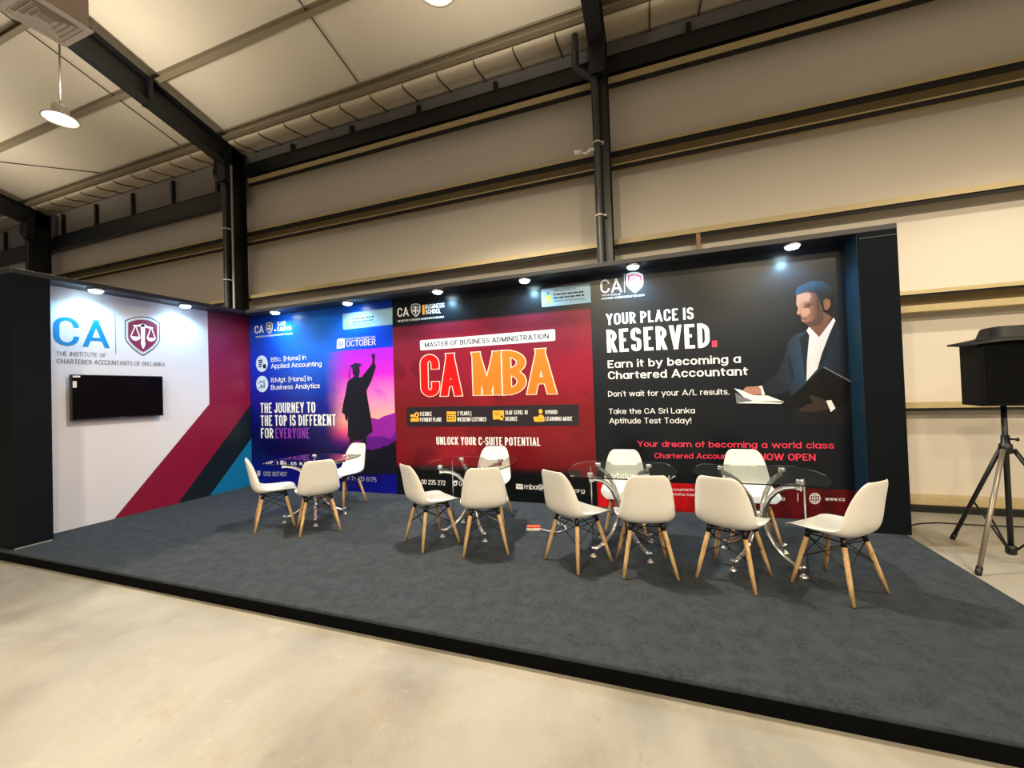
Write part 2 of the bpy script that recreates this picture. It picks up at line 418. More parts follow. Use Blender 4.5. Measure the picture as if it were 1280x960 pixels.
# spot lights under the canopy
led = mat('led lens', (.66, .90, 1.0, 1), .4, emit=30)
fixture = mat('silver spot housing', '#b9bfc4', .3, .6, .05, 14)
def spot(x, y, target, label):
    t = thing('spotlight', label, 'spotlight', (x, y, SO), 0, 'canopy spotlights')
    bm = NB(); lathe(bm, [(.075, 0), (.082, -.004), (.082, -.02), (.07, -.025), (.065, -.02)], 24); obj('housing', bm, fixture, t)
    bm = NB(); lathe(bm, [(.066, -.018), (.064, -.032), (.05, -.045), (.02, -.052)], 20); obj('lens', bm, led, t)
    ld = bpy.data.lights.new('spot_light', 'SPOT'); ld.energy = SPOT_W; ld.color = LED_COL; ld.spot_size = R(150); ld.spot_blend = .7; ld.shadow_soft_size = .04
    lo = bpy.data.objects.new('spot_light', ld); col.objects.link(lo); lo.parent = t; lo.location = (0, 0, -.075)
    d = Vector(target)-Vector((x, y, SO-.06)); lo.rotation_euler = d.to_track_quat('-Z', 'Y').to_euler()
for x, lab in ((.88, 'leftmost spotlight over the blue banner'), (2.36, 'spotlight over the right end of the blue banner'), (3.92, 'spotlight over the left part of the red banner'),
               (5.2, 'spotlight over the right part of the red banner'), (6.55, 'spotlight over the left end of the black banner, above its shield'), (8.16, 'spotlight over the printed man of the black banner')):
    spot(x, -.22, (x, -.02, 1.6), 'small bright ' + lab)
spot(.22, -2.2, (.03, -2.2, 1.6), 'small bright spotlight over the white side wall, nearer the front pillar')
spot(.22, -1.17, (.03, -1.17, 1.6), 'small bright spotlight over the white side wall, nearer the corner')

# ------------------------------------------------------------------ sign lettering: a plain grotesque drawn with strokes
XH, DSC = .74, -.28
def _pl(s):
    """'x,y x,y* ...': points on a unit cell, * = rounded corner"""
    out = []
    for q in s.split():
        r = q.endswith('*'); a, b = q.rstrip('*').split(','); b = {'x': XH, 'd': DSC}.get(b, b)
        out.append((float(a), float(b), r))
    return out
_ST = '0,0 0,1'
GL = {
 'A': (.62, '0,0 .5,1|1,0 .5,1|.17,.27 .83,.27'), 'B': (.50, _ST+'|0,1 1,1* 1,.52* 0,.52|0,.52 1,.52* 1,0* 0,0'), 'C': (.54, '1,.68 1,1* 0,1* 0,0* 1,0* 1,.32'),
 'D': (.54, _ST+'|0,1 1,1* 1,0* 0,0'), 'E': (.42, _ST+'|0,1 1,1|0,.52 .92,.52|0,0 1,0'), 'F': (.40, _ST+'|0,1 1,1|0,.5 .92,.5'),
 'G': (.56, '1,.70 1,1* 0,1* 0,0* 1,0* 1,.47 .55,.47'), 'H': (.54, _ST+'|1,0 1,1|0,.52 1,.52'), 'I': (0, '0,0 0,1'), 'J': (.40, '1,1 1,0* 0,0* 0,.3'),
 'K': (.54, _ST+'|0,.36 .95,1|.3,.56 1,0'), 'L': (.40, _ST+'|0,0 1,0'), 'M': (.72, _ST+'|1,0 1,1|0,1 .5,0|1,1 .5,0'), 'N': (.56, _ST+'|1,0 1,1|0,1 1,0'),
 'O': (.58, '.5,1 1,1* 1,0* 0,0* 0,1* .5,1'), 'P': (.50, _ST+'|0,1 1,1* 1,.42* 0,.42'), 'Q': (.58, '.5,1 1,1* 1,0* 0,0* 0,1* .5,1|.55,.25 1.0,-.05'),
 'R': (.50, _ST+'|0,1 1,1* 1,.46* 0,.46|.45,.46 1,0'), 'S': (.48, '1,.74 1,1* 0,1* 0,.52* 1,.52* 1,0* 0,0* 0,.26'), 'T': (.48, '0,1 1,1|.5,0 .5,1'),
 'U': (.52, '0,1 0,0* 1,0* 1,1'), 'V': (.60, '0,1 .5,0|1,1 .5,0'), 'W': (.96, '0,1 .25,0|.5,1 .25,0|.5,1 .75,0|1,1 .75,0'), 'X': (.56, '0,1 1,0|1,1 0,0'),
 'Y': (.56, '0,1 .5,.42|1,1 .5,.42|.5,0 .5,.5'), 'Z': (.48, '0,1 1,1|0,0 1,0|1,.96 0,.04'),
 'a': (.44, '.5,x 1,x* 1,0* 0,0* 0,x* .5,x|1,0 1,x'), 'b': (.44, _ST+'|.5,x 1,x* 1,0* 0,0* 0,x* .5,x'), 'c': (.42, '1,.52 1,x* 0,x* 0,0* 1,0* 1,.22'),
 'd': (.44, '1,0 1,1|.5,x 1,x* 1,0* 0,0* 0,x* .5,x'), 'e': (.44, '.05,.37 1,.37 1,x* 0,x* 0,0* 1,0* 1,.16'), 'f': (.22, '.35,0 .35,1* 1,1|-.35,.70 1,.70'),
 'g': (.44, '.5,x 1,x* 1,0* 0,0* 0,x* .5,x|1,x 1,d* 0,d* 0,-.14'), 'h': (.42, _ST+'|0,.4 0,x* 1,x* 1,0'), 'i': (0, '0,0 0,x|0,.92 0,1.06'), 'j': (.1, '1,x 1,d* 0,d|1,.92 1,1.06'),
 'k': (.42, _ST+'|0,.26 .95,x|.3,.42 1,0'), 'l': (0, '0,0 0,1'), 'm': (.76, '0,0 0,x|0,.4 0,x* .5,x* .5,0|.5,.4 .5,x* 1,x* 1,0'), 'n': (.42, '0,0 0,x|0,.4 0,x* 1,x* 1,0'),
 'o': (.46, '.5,x 1,x* 1,0* 0,0* 0,x* .5,x'), 'p': (.44, '0,d 0,x|.5,x 1,x* 1,0* 0,0* 0,x* .5,x'), 'q': (.44, '1,d 1,x|.5,x 1,x* 1,0* 0,0* 0,x* .5,x'),
 'r': (.24, '0,0 0,x|0,.4 0,x* 1,x'), 's': (.36, '1,.56 1,x* 0,x* 0,.39* 1,.39* 1,0* 0,0* 0,.18'), 't': (.24, '.35,.97 .35,0* 1,0|-.3,.70 1,.70'),
 'u': (.42, '0,x 0,0* 1,0* 1,x|1,0 1,x'), 'v': (.46, '0,x .5,0|1,x .5,0'), 'w': (.74, '0,x .25,0|.5,x .25,0|.5,x .75,0|1,x .75,0'), 'x': (.44, '0,x 1,0|1,x 0,0'),
 'y': (.46, '0,x .5,0|1,x .3,d'), 'z': (.38, '0,x 1,x|0,0 1,0|1,.70 0,.04'),
 '0': (.48, '.5,1 1,1* 1,0* 0,0* 0,1* .5,1'), '1': (.18, '1,0 1,1|0,.82 1,1'), '2': (.44, '0,.72 0,1* 1,1* 1,.6* 0,.1 0,0 1,0'), '3': (.44, '0,.76 0,1* 1,1* 1,.52* .4,.52|.4,.52 1,.52* 1,0* 0,0* 0,.24'),
 '4': (.48, '.8,0 .8,1|.8,1 0,.28 1.1,.28'), '5': (.44, '.95,1 .08,1 .04,.56 1,.6* 1,0* 0,0* 0,.22'), '6': (.46, '.9,.8 .9,1* 0,1* 0,0* 1,0* 1,.58* 0,.58'), '7': (.44, '0,1 1,1|1,.97 .3,0'),
 '8': (.46, '.5,1 1,1* 1,.52* 0,.52* 0,1* .5,1|.5,.52 1,.52* 1,0* 0,0* 0,.52* .5,.52'), '9': (.46, '.1,.2 .1,0* 1,0* 1,1* 0,1* 0,.42* 1,.42'),
 '.': (0, '0,0 0,.0'), ',': (0, '0,0 0,.0'), "'": (0, '0,.74 0,1.02'), '!': (0, '0,.32 0,1|0,0 0,.0'), '/': (.34, '0,0 1,1'), '|': (0, '0,d 0,1.05'), '-': (.2, '0,.42 1,.42'),
 '[': (.14, '1,1.05 0,1.05 0,-.15 1,-.15'), ']': (.14, '0,1.05 1,1.05 1,-.15 0,-.15'), '+': (.4, '0,.42 1,.42|.5,.2 .5,.64'),
 '@': (.7, '.8,.2 .8,.62* .3,.62* .3,.2* .8,.2* 1,.2* 1,1* 0,1* 0,-.12* .9,-.12'), '(': (.14, '1,1.05 0,1.05* 0,-.15* 1,-.15'), ')': (.14, '0,1.05 1,1.05* 1,-.15* 0,-.15'), ' ': (.26, ''),
}
def stroke_text(st, width, wt, grow=0.0, gap=None):
    """quads [(x, y) x4] of the string; cap height 1, total width = width; wt = stroke weight / cap height. Horizontal strokes are a little thinner."""
    K = 1 - .28*min(1, wt/.2)            # thickness of horizontals against stems
    gap = (.085 + .12*wt) if gap is None else gap
    n = len(st); sw = sum(GL[c][0] for c in st); nn = sum(1 for c in st if c != ' ')
    c = (width - nn*wt - gap*(n-1))/max(.01, sw)
    if c < .18:                          # very tight setting: close the gaps, then thin the stems
        gap *= .5; c = (width - nn*wt - gap*(n-1))/max(.01, sw)
        if c < .18: wt = max(.03, (width - gap*(n-1) - .18*sw)/nn); c = .18
    h = wt/2*K; pw = (wt+grow)/2; Q = []; x0 = 0; lev = 0
    for ch in st:
        W, body = GL[ch]; lower = ch.islower(); cw = W*c
        if ch == ' ': x0 += cw + gap; continue
        def Y(g):
            kn = [(-.28, -.28+h), (0, h), (XH, XH-h), (1, 1-h)] if lower else [(-.28, -.28+h), (0, h), (1, 1-h)]
            for (a, A), (b, B) in zip(kn, kn[1:]):
                if g <= b or b == 1: return A + (B-A)*(g-a)/(b-a)
        for s in body.split('|'):
            P = _pl(s); lev += 1
            if ch in '.,!' and P[0][1] == P[1][1]:
                a = x0; d = wt*1.08; dy = wt*1.08*max(K, .85)
                Q.append([(a, 0), (a+d, 0), (a+d, dy), (a, dy), lev])
                if ch == ',': Q.append([(a+d*.4, 0), (a+d, 0), (a+d*.5, -dy*.8), (a, -dy*.8), lev])
                continue
            pts = [Vector((x0 + wt/2 + gx*cw, Y(gy)/K)) for gx, gy, r in P]     # drawn with a round pen in a space stretched by 1/K
            # rounded corners
            path = []
            for i, p in enumerate(pts):
                if P[i][2] and 0 < i < len(pts)-1:
                    a, b = pts[i-1]-p, pts[i+1]-p
                    la = a.length*(.5 if P[i-1][2] else 1); lb = b.length*(.5 if P[i+1][2] else 1)
                    r = min(la, lb)
                    if r > 1e-4:
                        u, v = a.normalized(), b.normalized()
                        ru, rv = min(la, r*1.35), min(lb, r*1.35)
                        for k in range(8):
                            t = k/7*math.pi/2
                            path.append(p + u*ru*(1-math.sin(t)) + v*rv*(1-math.cos(t)))
                        continue
                path.append(p)
            pp = [path[0]]
            for p in path[1:]:
                if (p-pp[-1]).length > 1e-4: pp.append(p)
            if len(pp) < 2: continue
            L, Rr = [], []
            for i, p in enumerate(pp):
                a = pp[max(0, i-1)]; b = pp[min(len(pp)-1, i+1)]
                if 0 < i < len(pp)-1:
                    d1, d2 = (p-a).normalized(), (b-p).normalized(); d = (d1+d2)
                    d = d.normalized() if d.length > 1e-3 else d2
                    nn_ = Vector((-d.y, d.x)); k = 1/max(.5, nn_.dot(Vector((-d1.y, d1.x))))
                    L.append(p+nn_*pw*k); Rr.append(p-nn_*pw*k)
                else:
                    d = (b-a).normalized(); g = P[0] if i == 0 else P[-1]; sgn = -1 if i == 0 else 1
                    q = p
                    if abs(d.y) > .3 and round(g[1], 3) in (0, 1, XH, DSC) and not (ch == 'd' and False):      # cut level with the line
                        yl = g[1]/K if True else 0
                        q = p + d*((yl-p.y)/d.y) + d*sgn*grow/2; hx = pw/abs(d.y)
                        e = Vector((hx if d.y < 0 else -hx, 0))
                        L.append(q+e); Rr.append(q-e)
                    else:
                        if abs(d.x) > .99 and g[0] in (0, 1): q = p + d*sgn*wt/2
                        q = q + d*sgn*grow/2
                        nn_ = Vector((-d.y, d.x)); L.append(q+nn_*pw); Rr.append(q-nn_*pw)
            for i in range(len(pp)-1):
                d = pp[i+1]-pp[i]
                if (L[i+1]-L[i]).dot(d) < 0: L[i+1] = L[i].copy()
                if (Rr[i+1]-Rr[i]).dot(d) < 0: Rr[i+1] = Rr[i].copy()
                Q.append([(v.x, v.y*K) for v in (L[i], L[i+1], Rr[i+1], Rr[i])] + [lev])
        x0 += cw + wt + gap
    return Q

# ------------------------------------------------------------------ printed graphics
class Print:
    """a banner: base sheet plus printed layers, each a thin flat sheet a hair in front"""
    def __init__(s, root, plane): s.root, s.plane = root, plane
    def at(s, u, v):
        if s.plane == 'y': p = on_y(u, v, 0); return (p.x, p.z)
        p = on_x(u, v, 0); return (p.y, p.z)
    def out(s, a, b, d):
        return Vector((a, -d, b)) if s.plane == 'y' else Vector((d, a, b))
    def polys(s, name, m, polys, layer=1, px=True, parent=None):
        bm = NB(); d = .001*layer
        for pl in polys:
            flat = [s.at(*p) if px else p for p in pl]
            vs = [bm.verts.new(s.out(*p, d)) for p in flat]
            for tri in tessellate_polygon([[Vector((p[0], p[1], 0)) for p in flat]]):
                bm.faces.new([vs[k] for k in tri])
        want = Vector((0, -1, 0)) if s.plane == 'y' else Vector((1, 0, 0))
        bm.normal_update()
        for f in bm.faces:
            if f.normal.dot(want) < 0: f.normal_flip()
        me = bpy.data.meshes.new(name); bm.to_mesh(me); bm.free()
        return obj_me(name, me, m, parent or s.root, True)
    def text(s, name, m, lines, layer=3, parent=None, grow=0.0, gap=None):
        """lines: (string, u0, v0, u1, v1, cap height px, boldness); each line is a part of its own"""
        first = None; d = .001*layer
        want = Vector((0, -1, 0)) if s.plane == 'y' else Vector((1, 0, 0))
        for ln in lines:
            st, u0, v0, u1, v1, h = ln[:6]; bold = ln[6] if len(ln) > 6 else .0
            a0, b0 = s.at(u0, v0); a1, b1 = s.at(u1, v1); a2, b2 = s.at(u0, v0-h); cap = abs(b2-b0); w = a1-a0
            bm = NB()
            for q in stroke_text(st, w/cap, bold if bold >= .1 else .10+1.3*min(bold, .05), grow, gap):
                *q, lev = q; dd = d + .00012*(lev % 6)
                # a crossed-over quad at a tight inner corner becomes a triangle
                q = [p for k, p in enumerate(q) if (Vector(p)-Vector(q[k-1])).length > 1e-5]
                if len(q) < 3: continue
                vs = [bm.verts.new(s.out(a0+x*cap, b0+(b1-b0)*(x*cap/w)+y*cap, dd)) for x, y in q]
                bm.faces.new(vs)
            bm.normal_update()
            for f in bm.faces:
                if f.normal.dot(want) < 0: f.normal_flip()
            me = bpy.data.meshes.new(name); bm.to_mesh(me); bm.free()
            o = obj_me(name, me, m, parent or s.root, True)
            first = first or o
        return first
def ell(u, v, ru, rv, n=28): return [(u+ru*math.cos(2*math.pi*k/n), v+rv*math.sin(2*math.pi*k/n)) for k in range(n)]
def quad(u0, v0, u1, v1, s=0.0): return [(u0, v0), (u1, v0+s), (u1, v1+s), (u0, v1)]
def bez(pts, n=6): return pts

P_WHITE = mat('white print ink', '#f1f1f4', .35); P_INK = mat('dark navy print ink', '#0d1520', .55, spec=.2)
P_GREYW = mat('silver print ink', '#b8bcc8', .35); P_MAROON = mat('maroon print ink', '#7d1535', .35)
VINYL_R = .28
def shield(pr, u0, v0, u1, v1, cols, parent=None, layer=4, sk=0.0):
    """badge with a pair of scales; cols = outer, rim, field, device. Traced on the unit square."""
    def M(pl): return [(u0+(u1-u0)*x, v0+(v1-v0)*y + sk*(u1-u0)*x) for x, y in pl]
    out = [(0, .10), (.12, .055), (.3, .01), (.5, 0), (.7, .02), (.88, .09), (1, .17), (1, .60), (.93, .72), (.8, .84), (.62, .95), (.52, 1), (.4, .94), (.2, .8), (.06, .66), (0, .55)]
    def ins(k): return [(.5+(x-.5)*k, .47+(y-.47)*k) for x, y in out]
    n0 = pr.polys('shield_rim', cols[0], [M(out)], layer, parent=parent)
    pr.polys('shield_line', cols[1], [M(ins(.93))], layer+1, parent=n0)
    if cols[4]: pr.polys('shield_silver', cols[4], [M(ins(.90))], layer+2, parent=n0)
    pr.polys('shield_field', cols[2], [M(ins(.82))], layer+3, parent=n0)
    dev = [[(.455, .2), (.545, .2), (.57, .3), (.56, .62), (.58, .70), (.53, .82), (.5, .82), (.45, .70), (.46, .62), (.445, .3)],
           [(.22, .215), (.35, .22), (.46, .19), (.54, .19), (.64, .25), (.79, .28), (.79, .32), (.64, .30), (.54, .27), (.46, .26), (.35, .26), (.24, .25)],
           [(.14, .50), (.44, .52), (.42, .58), (.32, .62), (.22, .60)], [(.60, .54), (.88, .55), (.84, .61), (.74, .64), (.65, .61)],
           [(.27, .25), (.30, .25), (.18, .51), (.145, .51)], [(.29, .25), (.32, .25), (.44, .53), (.405, .53)],
           [(.71, .30), (.735, .30), (.655, .55), (.61, .55)], [(.735, .30), (.76, .30), (.88, .56), (.845, .56)]]
    pr.polys('shield_scales', cols[3], [M(p) for p in dev], layer+4, parent=n0)

# --- side wall banner
m = mat('white side banner vinyl', '#d2d2dc', .4, 0, .02, 6)
t = thing('side_banner', 'white banner with a maroon and black diagonal stripe on the side wall', 'banner', (0, -1.3, 0))
S = Print(t, 'x')
obj('sheet', box(NB(), -.005, 0, -2.65, -.004, 0, SO), m, t, True)
def SX(u, v): return on_x(u, v, 0)
yz = lambda u, v: (SX(u, v).y, SX(u, v).z)
ya, yb = -.004, yz(259.5, 400)[0]
k1 = yz(261.7, 505); f1_ = yz(142.5, 647.5); c1_ = yz(313.5, 506); f2_ = yz(222.5, 628.7); c2_ = yz(314.5, 548); f3_ = yz(262.5, 618.7)
S.polys('maroon_stripe', mat('maroon banner ink', '#7c1030', VINYL_R+.07, 0, .04, 5), [[(yb, SO), (ya, SO), (ya, c1_[1]), (f2_[0], 0), (f1_[0], 0), k1]], 1, False)
S.polys('black_stripe', mat('black banner ink', '#101a22', .35, 0, .08, 5), [[(ya, c1_[1]), (ya, c2_[1]), (f3_[0], 0), (f2_[0], 0)]], 1, False)
S.polys('blue_corner', mat('blue banner ink', '#0b6a9c', .35, 0, .06, 5), [[(ya, c2_[1]), (ya, 0), (f3_[0], 0)]], 1, False)
blue_ink = mat('bright blue print ink', '#0b7fbe', .35)
lg = S.text('logo_letters', blue_ink, [('CA', 66.9, 431.2, 136.2, 435, 36.5, .15)], 3)
S.polys('logo_divider', mat('slate print ink', '#5b6470', .35), [[(143.2, 393), (143.8, 393), (145, 442), (144.3, 442)]], 3, parent=lg)
slate = mat('grey print ink', '#5a5c6c', .35)
S.text('logo_caption', slate, [('THE INSTITUTE OF', 70.4, 444.5, 132.5, 446.5, 5.6, .004), ('CHARTERED', 71, 454.2, 115, 455.4, 5.8, .022), ('ACCOUNTANTS OF SRI LANKA', 117.8, 455.5, 206, 458, 5.8, .004)], 3, parent=lg)
shield(S, 155.8, 395.5, 200, 444.8, (slate, P_WHITE, mat('shield maroon', '#7b2445', .35), P_WHITE, P_GREYW), parent=None)

# --- television on the side wall
t = thing('television', 'black flat television mounted on the white side wall', 'television', (.06, -1.89, 1.6))
obj('casing', box(NB(), .035, .085, -2.383, -1.405, 1.318, 1.88, .006), black_plastic, t, True, False)
obj('screen', box(NB(), .084, .087, -2.371, -1.417, 1.338, 1.868), mat('switched off screen', '#020203', .4, 0, .05, 3, spec=.1), t, True)
obj('bracket', box(NB(), 0.002, .036, -2.15, -1.65, 1.45, 1.75), steel_black, t, True)
obj('sticker', box(NB(), .0868, .0882, -2.37, -2.30, 1.845, 1.866), mat('white sticker', '#d8d5d0', .5, 0, .1, 60), t, True)
obj('sticker', box(NB(), .0868, .0882, -2.37, -2.335, 1.72, 1.80), mat('white sticker', '#d8d5d0', .5), t, True)
obj('maker_mark', box(NB(), .0845, .0872, -1.92, -1.86, 1.323, 1.330), mat('grey mark', '#77777a', .4, 0, .05, 30), t, True)

# --- blue banner
X1, X2, X3 = 3.0, 6.0, 8.682
BLUE_Z = on_y(460, 436).z
m = mat('blue campus banner vinyl', '#0a1fb0', VINYL_R, spec=.35); n = Net(m); (px, py, pz), P = n.pos()
zz = n.math('DIVIDE', pz, 3.0); nz = n.noise(P, 1.1, 4, .5)
base = n.ramp(n.math('ADD', zz, n.math('MULTIPLY', n.math('SUBTRACT', nz, .5), .12)), [(0, '#0b0f8a'), (.10, '#0a0c78'), (.20, '#060642'), (.32, '#080c5c'), (.52, '#0b1a96'), (.72, '#0a2ec0'), (.88, '#0846cc'), (1, '#0a2f9c')])
glow = n.math('MULTIPLY', n.smooth(px, .1, 1.2), n.smooth(px, 2.9, 1.5)); glow = n.math('MULTIPLY', glow, n.smooth(pz, 1.2, 2.5))
base = n.mix(n.math('MULTIPLY', glow, .65), base, '#0a72e0')
sun = n.ramp(n.math('DIVIDE', pz, BLUE_Z), [(0, '#14083a'), (.22, '#3a0a6c'), (.34, '#8a1090'), (.42, '#ff5a8a'), (.50, '#ffb09a'), (.64, '#f48ac4'), (.82, '#c828d0'), (1, '#a020d8')])
hx = on_y(432, 500).x
strk = n.noise(P, 3.5, 6, .6, .8)
sun = n.mix(n.math('MULTIPLY', n.smooth(strk, .5, .75), .5), sun, '#8a1cc0')
warm = n.math('MULTIPLY', n.smooth(px, on_y(425, 520).x-.35, on_y(436, 520).x), n.smooth(pz, 1.0, 1.35))
fade = n.smooth(n.math('ADD', px, n.math('MULTIPLY', n.math('SUBTRACT', strk, .5), .25)), on_y(405, 500).x, on_y(440, 500).x)
fade = n.math('MULTIPLY', fade, n.math('LESS_THAN', pz, BLUE_Z)); fade = n.math('MULTIPLY', fade, n.smooth(pz, .55, 1.0))
n.link(n.mix(fade, base, sun), n.b.inputs['Base Color'])
t = thing('blue_banner', 'blue banner with a graduate raising a fist against a pink sky', 'banner', (1.5, 0, 0))
B = Print(t, 'y')
obj('sheet', box(NB(), .004, X1, 0, .005, 0, SO), m, t, True)
purple1 = mat('purple hill ink', '#8a1aa0', .35, 0, .1, 3); purple2 = mat('deep purple hill ink', '#5a0f86', .35, 0, .15, 3); night = mat('near black ink', '#0a0b1c', .35, 0, .1, 5)
def c64(pl): return [(410+x/6.4, 430+y/6.4) for x, y in pl]
hl = B.polys('hills', purple1, [c64([(300, 610), (345, 590), (400, 602), (440, 580), (490, 565), (540, 548), (546, 775), (300, 775)])], 1)
B.polys('near_hill', purple2, [c64([(290, 760), (330, 742), (400, 735), (450, 740), (500, 760), (546, 700), (546, 850), (290, 870)])], 2, parent=hl)
B.polys('ground', night, [c64([(250, 880), (300, 850), (330, 840), (360, 850), (385, 832), (415, 838), (440, 815), (470, 818), (545, 768), (552, 1035), (250, 1045)])], 3, parent=hl)
gr = B.polys('graduate_robe', night, [c64([(205, 262), (158, 300), (140, 400), (122, 480), (112, 550), (135, 562), (160, 570), (160, 700), (158, 745), (172, 745), (172, 772), (268, 772), (310, 740), (330, 722), (352, 705), (358, 695), (340, 560), (320, 450), (308, 375), (345, 300), (385, 180), (372, 150), (358, 150), (330, 190), (270, 264), (245, 268)])], 4)
B.polys('graduate_cap', mat('cap ink', '#15173a', .35), [c64([(170, 180), (222, 150), (275, 162), (250, 180), (252, 200), (197, 205), (195, 186)]), c64([(176, 186), (180, 187), (176, 250), (172, 286), (166, 286), (170, 240)])], 6, parent=gr)
B.polys('graduate_body', mat('silhouette ink', '#160f2c', .35), [c64([(197, 200), (254, 198), (255, 225), (246, 262), (245, 270), (206, 268), (210, 255), (200, 235)]), c64([(355, 150), (357, 120), (349, 95), (356, 76), (370, 76), (377, 92), (374, 150)]), c64([(135, 560), (160, 568), (158, 600), (152, 617), (140, 602)]), c64([(266, 765), (312, 738), (308, 850), (322, 890), (312, 962), (272, 962), (268, 900)]), c64([(174, 768), (214, 768), (210, 900), (180, 900)])], 5, parent=gr)
lilac = mat('lilac print ink', '#d9c4f4', .35); vio = mat('violet print ink', '#8a3fb4', .35)
lb = B.polys('recognition_label', mat('pale label ink', '#8db4d2', .35), [[(428.1, 393.4), (429.3, 392.2), (490.6, 384.2), (490.7, 405.5), (429.6, 412.2), (428.8, 411)]], 2)
B.text('label_text', P_INK, [('Recognised by', 440.3, 395.2, 460, 393.2, 2.0), ('MINISTRY OF EDUCATION', 440.8, 407.2, 468.5, 403.8, 2.0)], 3, parent=lb)
B.polys('label_script', P_INK, [quad(440.5+3.4*i, 399.6-.42*i, 440.5+3.4*i+2.5+.6*(i % 2), 398.2-.42*i, -.3) for i in range(8)] + [quad(440.5+3.4*i, 403.6-.42*i, 440.5+3.4*i+2.2+.8*((i+1) % 2), 402.2-.42*i, -.3) for i in range(8)], 3, parent=lb)
B.polys('label_emblem', mat('lime print ink', '#9fd36a', .35), [ell(435, 402.5, 2.4, 3), quad(432.3, 406, 438, 408.5, -.6)], 3, parent=lb)
lg = B.text('logo_letters', P_WHITE, [('CA', 318.6, 417, 329.8, 416, 9.5, .15)], 3)
shield(B, 333, 403, 341, 418, (P_WHITE, P_INK, P_INK, P_WHITE, P_WHITE), parent=lg, sk=-.08)
B.text('logo_name', P_WHITE, [('SAB', 346.9, 407.7, 357.3, 406.8, 5.4, .05), ('CAMPUS', 347, 414, 364.5, 412.6, 5, .05)], 3, parent=lg)
B.polys('logo_dot', P_WHITE, [ell(344.2, 412.8, 1, 1.3)], 3, parent=lg)
B.text('logo_caption', P_WHITE, [('THE INSTITUTE OF CHARTERED ACCOUNTANTS OF SRI LANKA', 319.8, 422.4, 366, 417.9, 2.1, .03)], 3, parent=lg)
oc = B.text('intake_text', lilac, [('START YOUR DEGREE THIS', 432.3, 425.6, 469.5, 422.6, 2.7, .04), ('OCTOBER', 433, 433.6, 469.8, 431, 7.6, .045)], 3)
B.polys('calendar_icon', P_WHITE, [[(421.3, 425.5), (423, 423.6), (431, 422.8), (431, 434.6), (422, 436), (421, 435.4)]], 3, parent=oc)
B.polys('calendar_grid', mat('blue icon ink', '#1c46b8', .35), [quad(423+2.4*i, 427.2+2.3*j-.1*i, 424.7+2.4*i, 428.7+2.3*j-.1*i) for i in range(3) for j in range(3)], 4, parent=oc)
ic = B.polys('degree_icon', mat('pale icon ink', '#c9dcf6', .35), [ell(327.5, 454.6, 7.4, 10.3), ell(327.9, 480, 7.5, 10.2)], 3)
B.polys('icon_drawing', P_INK, [[(323.4, 450), (328.4, 449.4), (328.5, 451), (323.5, 451.6)], [(323.5, 452.6), (328.5, 452.1), (328.6, 453.7), (323.6, 454.2)], [(323.6, 455.2), (327.6, 454.8), (327.6, 456.4), (323.7, 456.8)], [(323.7, 457.8), (327.2, 457.5), (327.2, 459), (323.8, 459.3)], ell(330.8, 457.8, 2.1, 2.9), quad(324, 484, 325, 485.4), quad(325.9, 480.5, 327, 485.2), quad(327.8, 482, 328.9, 485), quad(329.8, 478, 331, 484.8), [(323.6, 479.5), (325.9, 475.6), (328, 477.5), (331, 475), (331, 476), (328, 478.6), (326, 476.8), (324, 480.3)]], 4, parent=ic)
B.text('degree_text', P_WHITE, [('BSc. [Hons] in', 339, 452.4, 383, 449.2, 5.6, .035), ('Applied Accounting', 339, 460.6, 402.2, 457.6, 6, .035), ('B.Mgt. [Hons] in', 339, 478, 389.9, 475.6, 5.8, .035), ('Business Analytics', 339, 487.2, 399.9, 485.1, 6, .035)], 3)
hd = B.text('headline', P_WHITE, [('THE JOURNEY TO', 326.2, 516.3, 394.7, 515.7, 12.6, .05), ('THE TOP IS DIFFERENT', 326.5, 532.4, 420.3, 531.9, 13.2, .05), ('FOR', 326.8, 547.8, 342.2, 547.8, 12.8, .05)], 7)
B.text('headline_accent', vio, [('EVERYONE', 345, 547.8, 387.7, 548, 12.8, .05)], 7, parent=hd)
ph = B.text('phone_text', P_GREYW, [('0112 807407', 330, 594.7, 359.1, 595.4, 5.4, .02), ('+94 71 713 6175', 427, 599.8, 471, 602.3, 5.4, .02)], 7)
B.polys('phone_icon', P_GREYW, [ell(323.8, 592.2, 2.2, 3, 14), quad(321.6, 588.4, 326, 589.8)], 7, parent=ph)

# --- red banner
m = mat('red business banner vinyl', '#6a1220', VINYL_R, spec=.35); n = Net(m); (px, py, pz), P = n.pos()
nz = n.noise(P, .8, 3, .5, .4); ns = n.noise(P, 1.9, 2, .4, .2)
red = n.ramp(n.math('DIVIDE', pz, 3.0), [(0, '#4a0c14'), (.25, '#6e1018'), (.42, '#6b1a1e'), (.6, '#7c1830'), (.8, '#6c1f32'), (1, '#6a2434')])
red = n.mix(n.math('MULTIPLY', n.smooth(nz, .45, .75), .55), red, '#a01c30')
red = n.mix(n.math('MULTIPLY', n.smooth(ns, .58, .62), .35), red, '#3a0c14')
topz = on_y(600, 399).z; botz = on_y(560, 586).z
dark = '#12161b'
red = n.mix(n.smooth(pz, topz-.03, topz+.03), red, dark)
red = n.mix(n.smooth(pz, botz+.10, botz-.04), red, '#0b0e12')
n.link(red, n.b.inputs['Base Color'])
t = thing('red_banner', 'dark red banner with large orange and red letters between two other banners', 'banner', (4.5, 0, 0))
D = Print(t, 'y')
obj('sheet', box(NB(), X1, X2, 0, .005, 0, SO), m, t, True)
lg = D.text('logo_letters', P_WHITE, [('CA', 497.2, 396.2, 511, 395, 11, .14)], 3)
shield(D, 514, 379.7, 525.7, 396.5, (P_WHITE, P_INK, P_INK, P_WHITE, P_WHITE), parent=lg, sk=-.06)
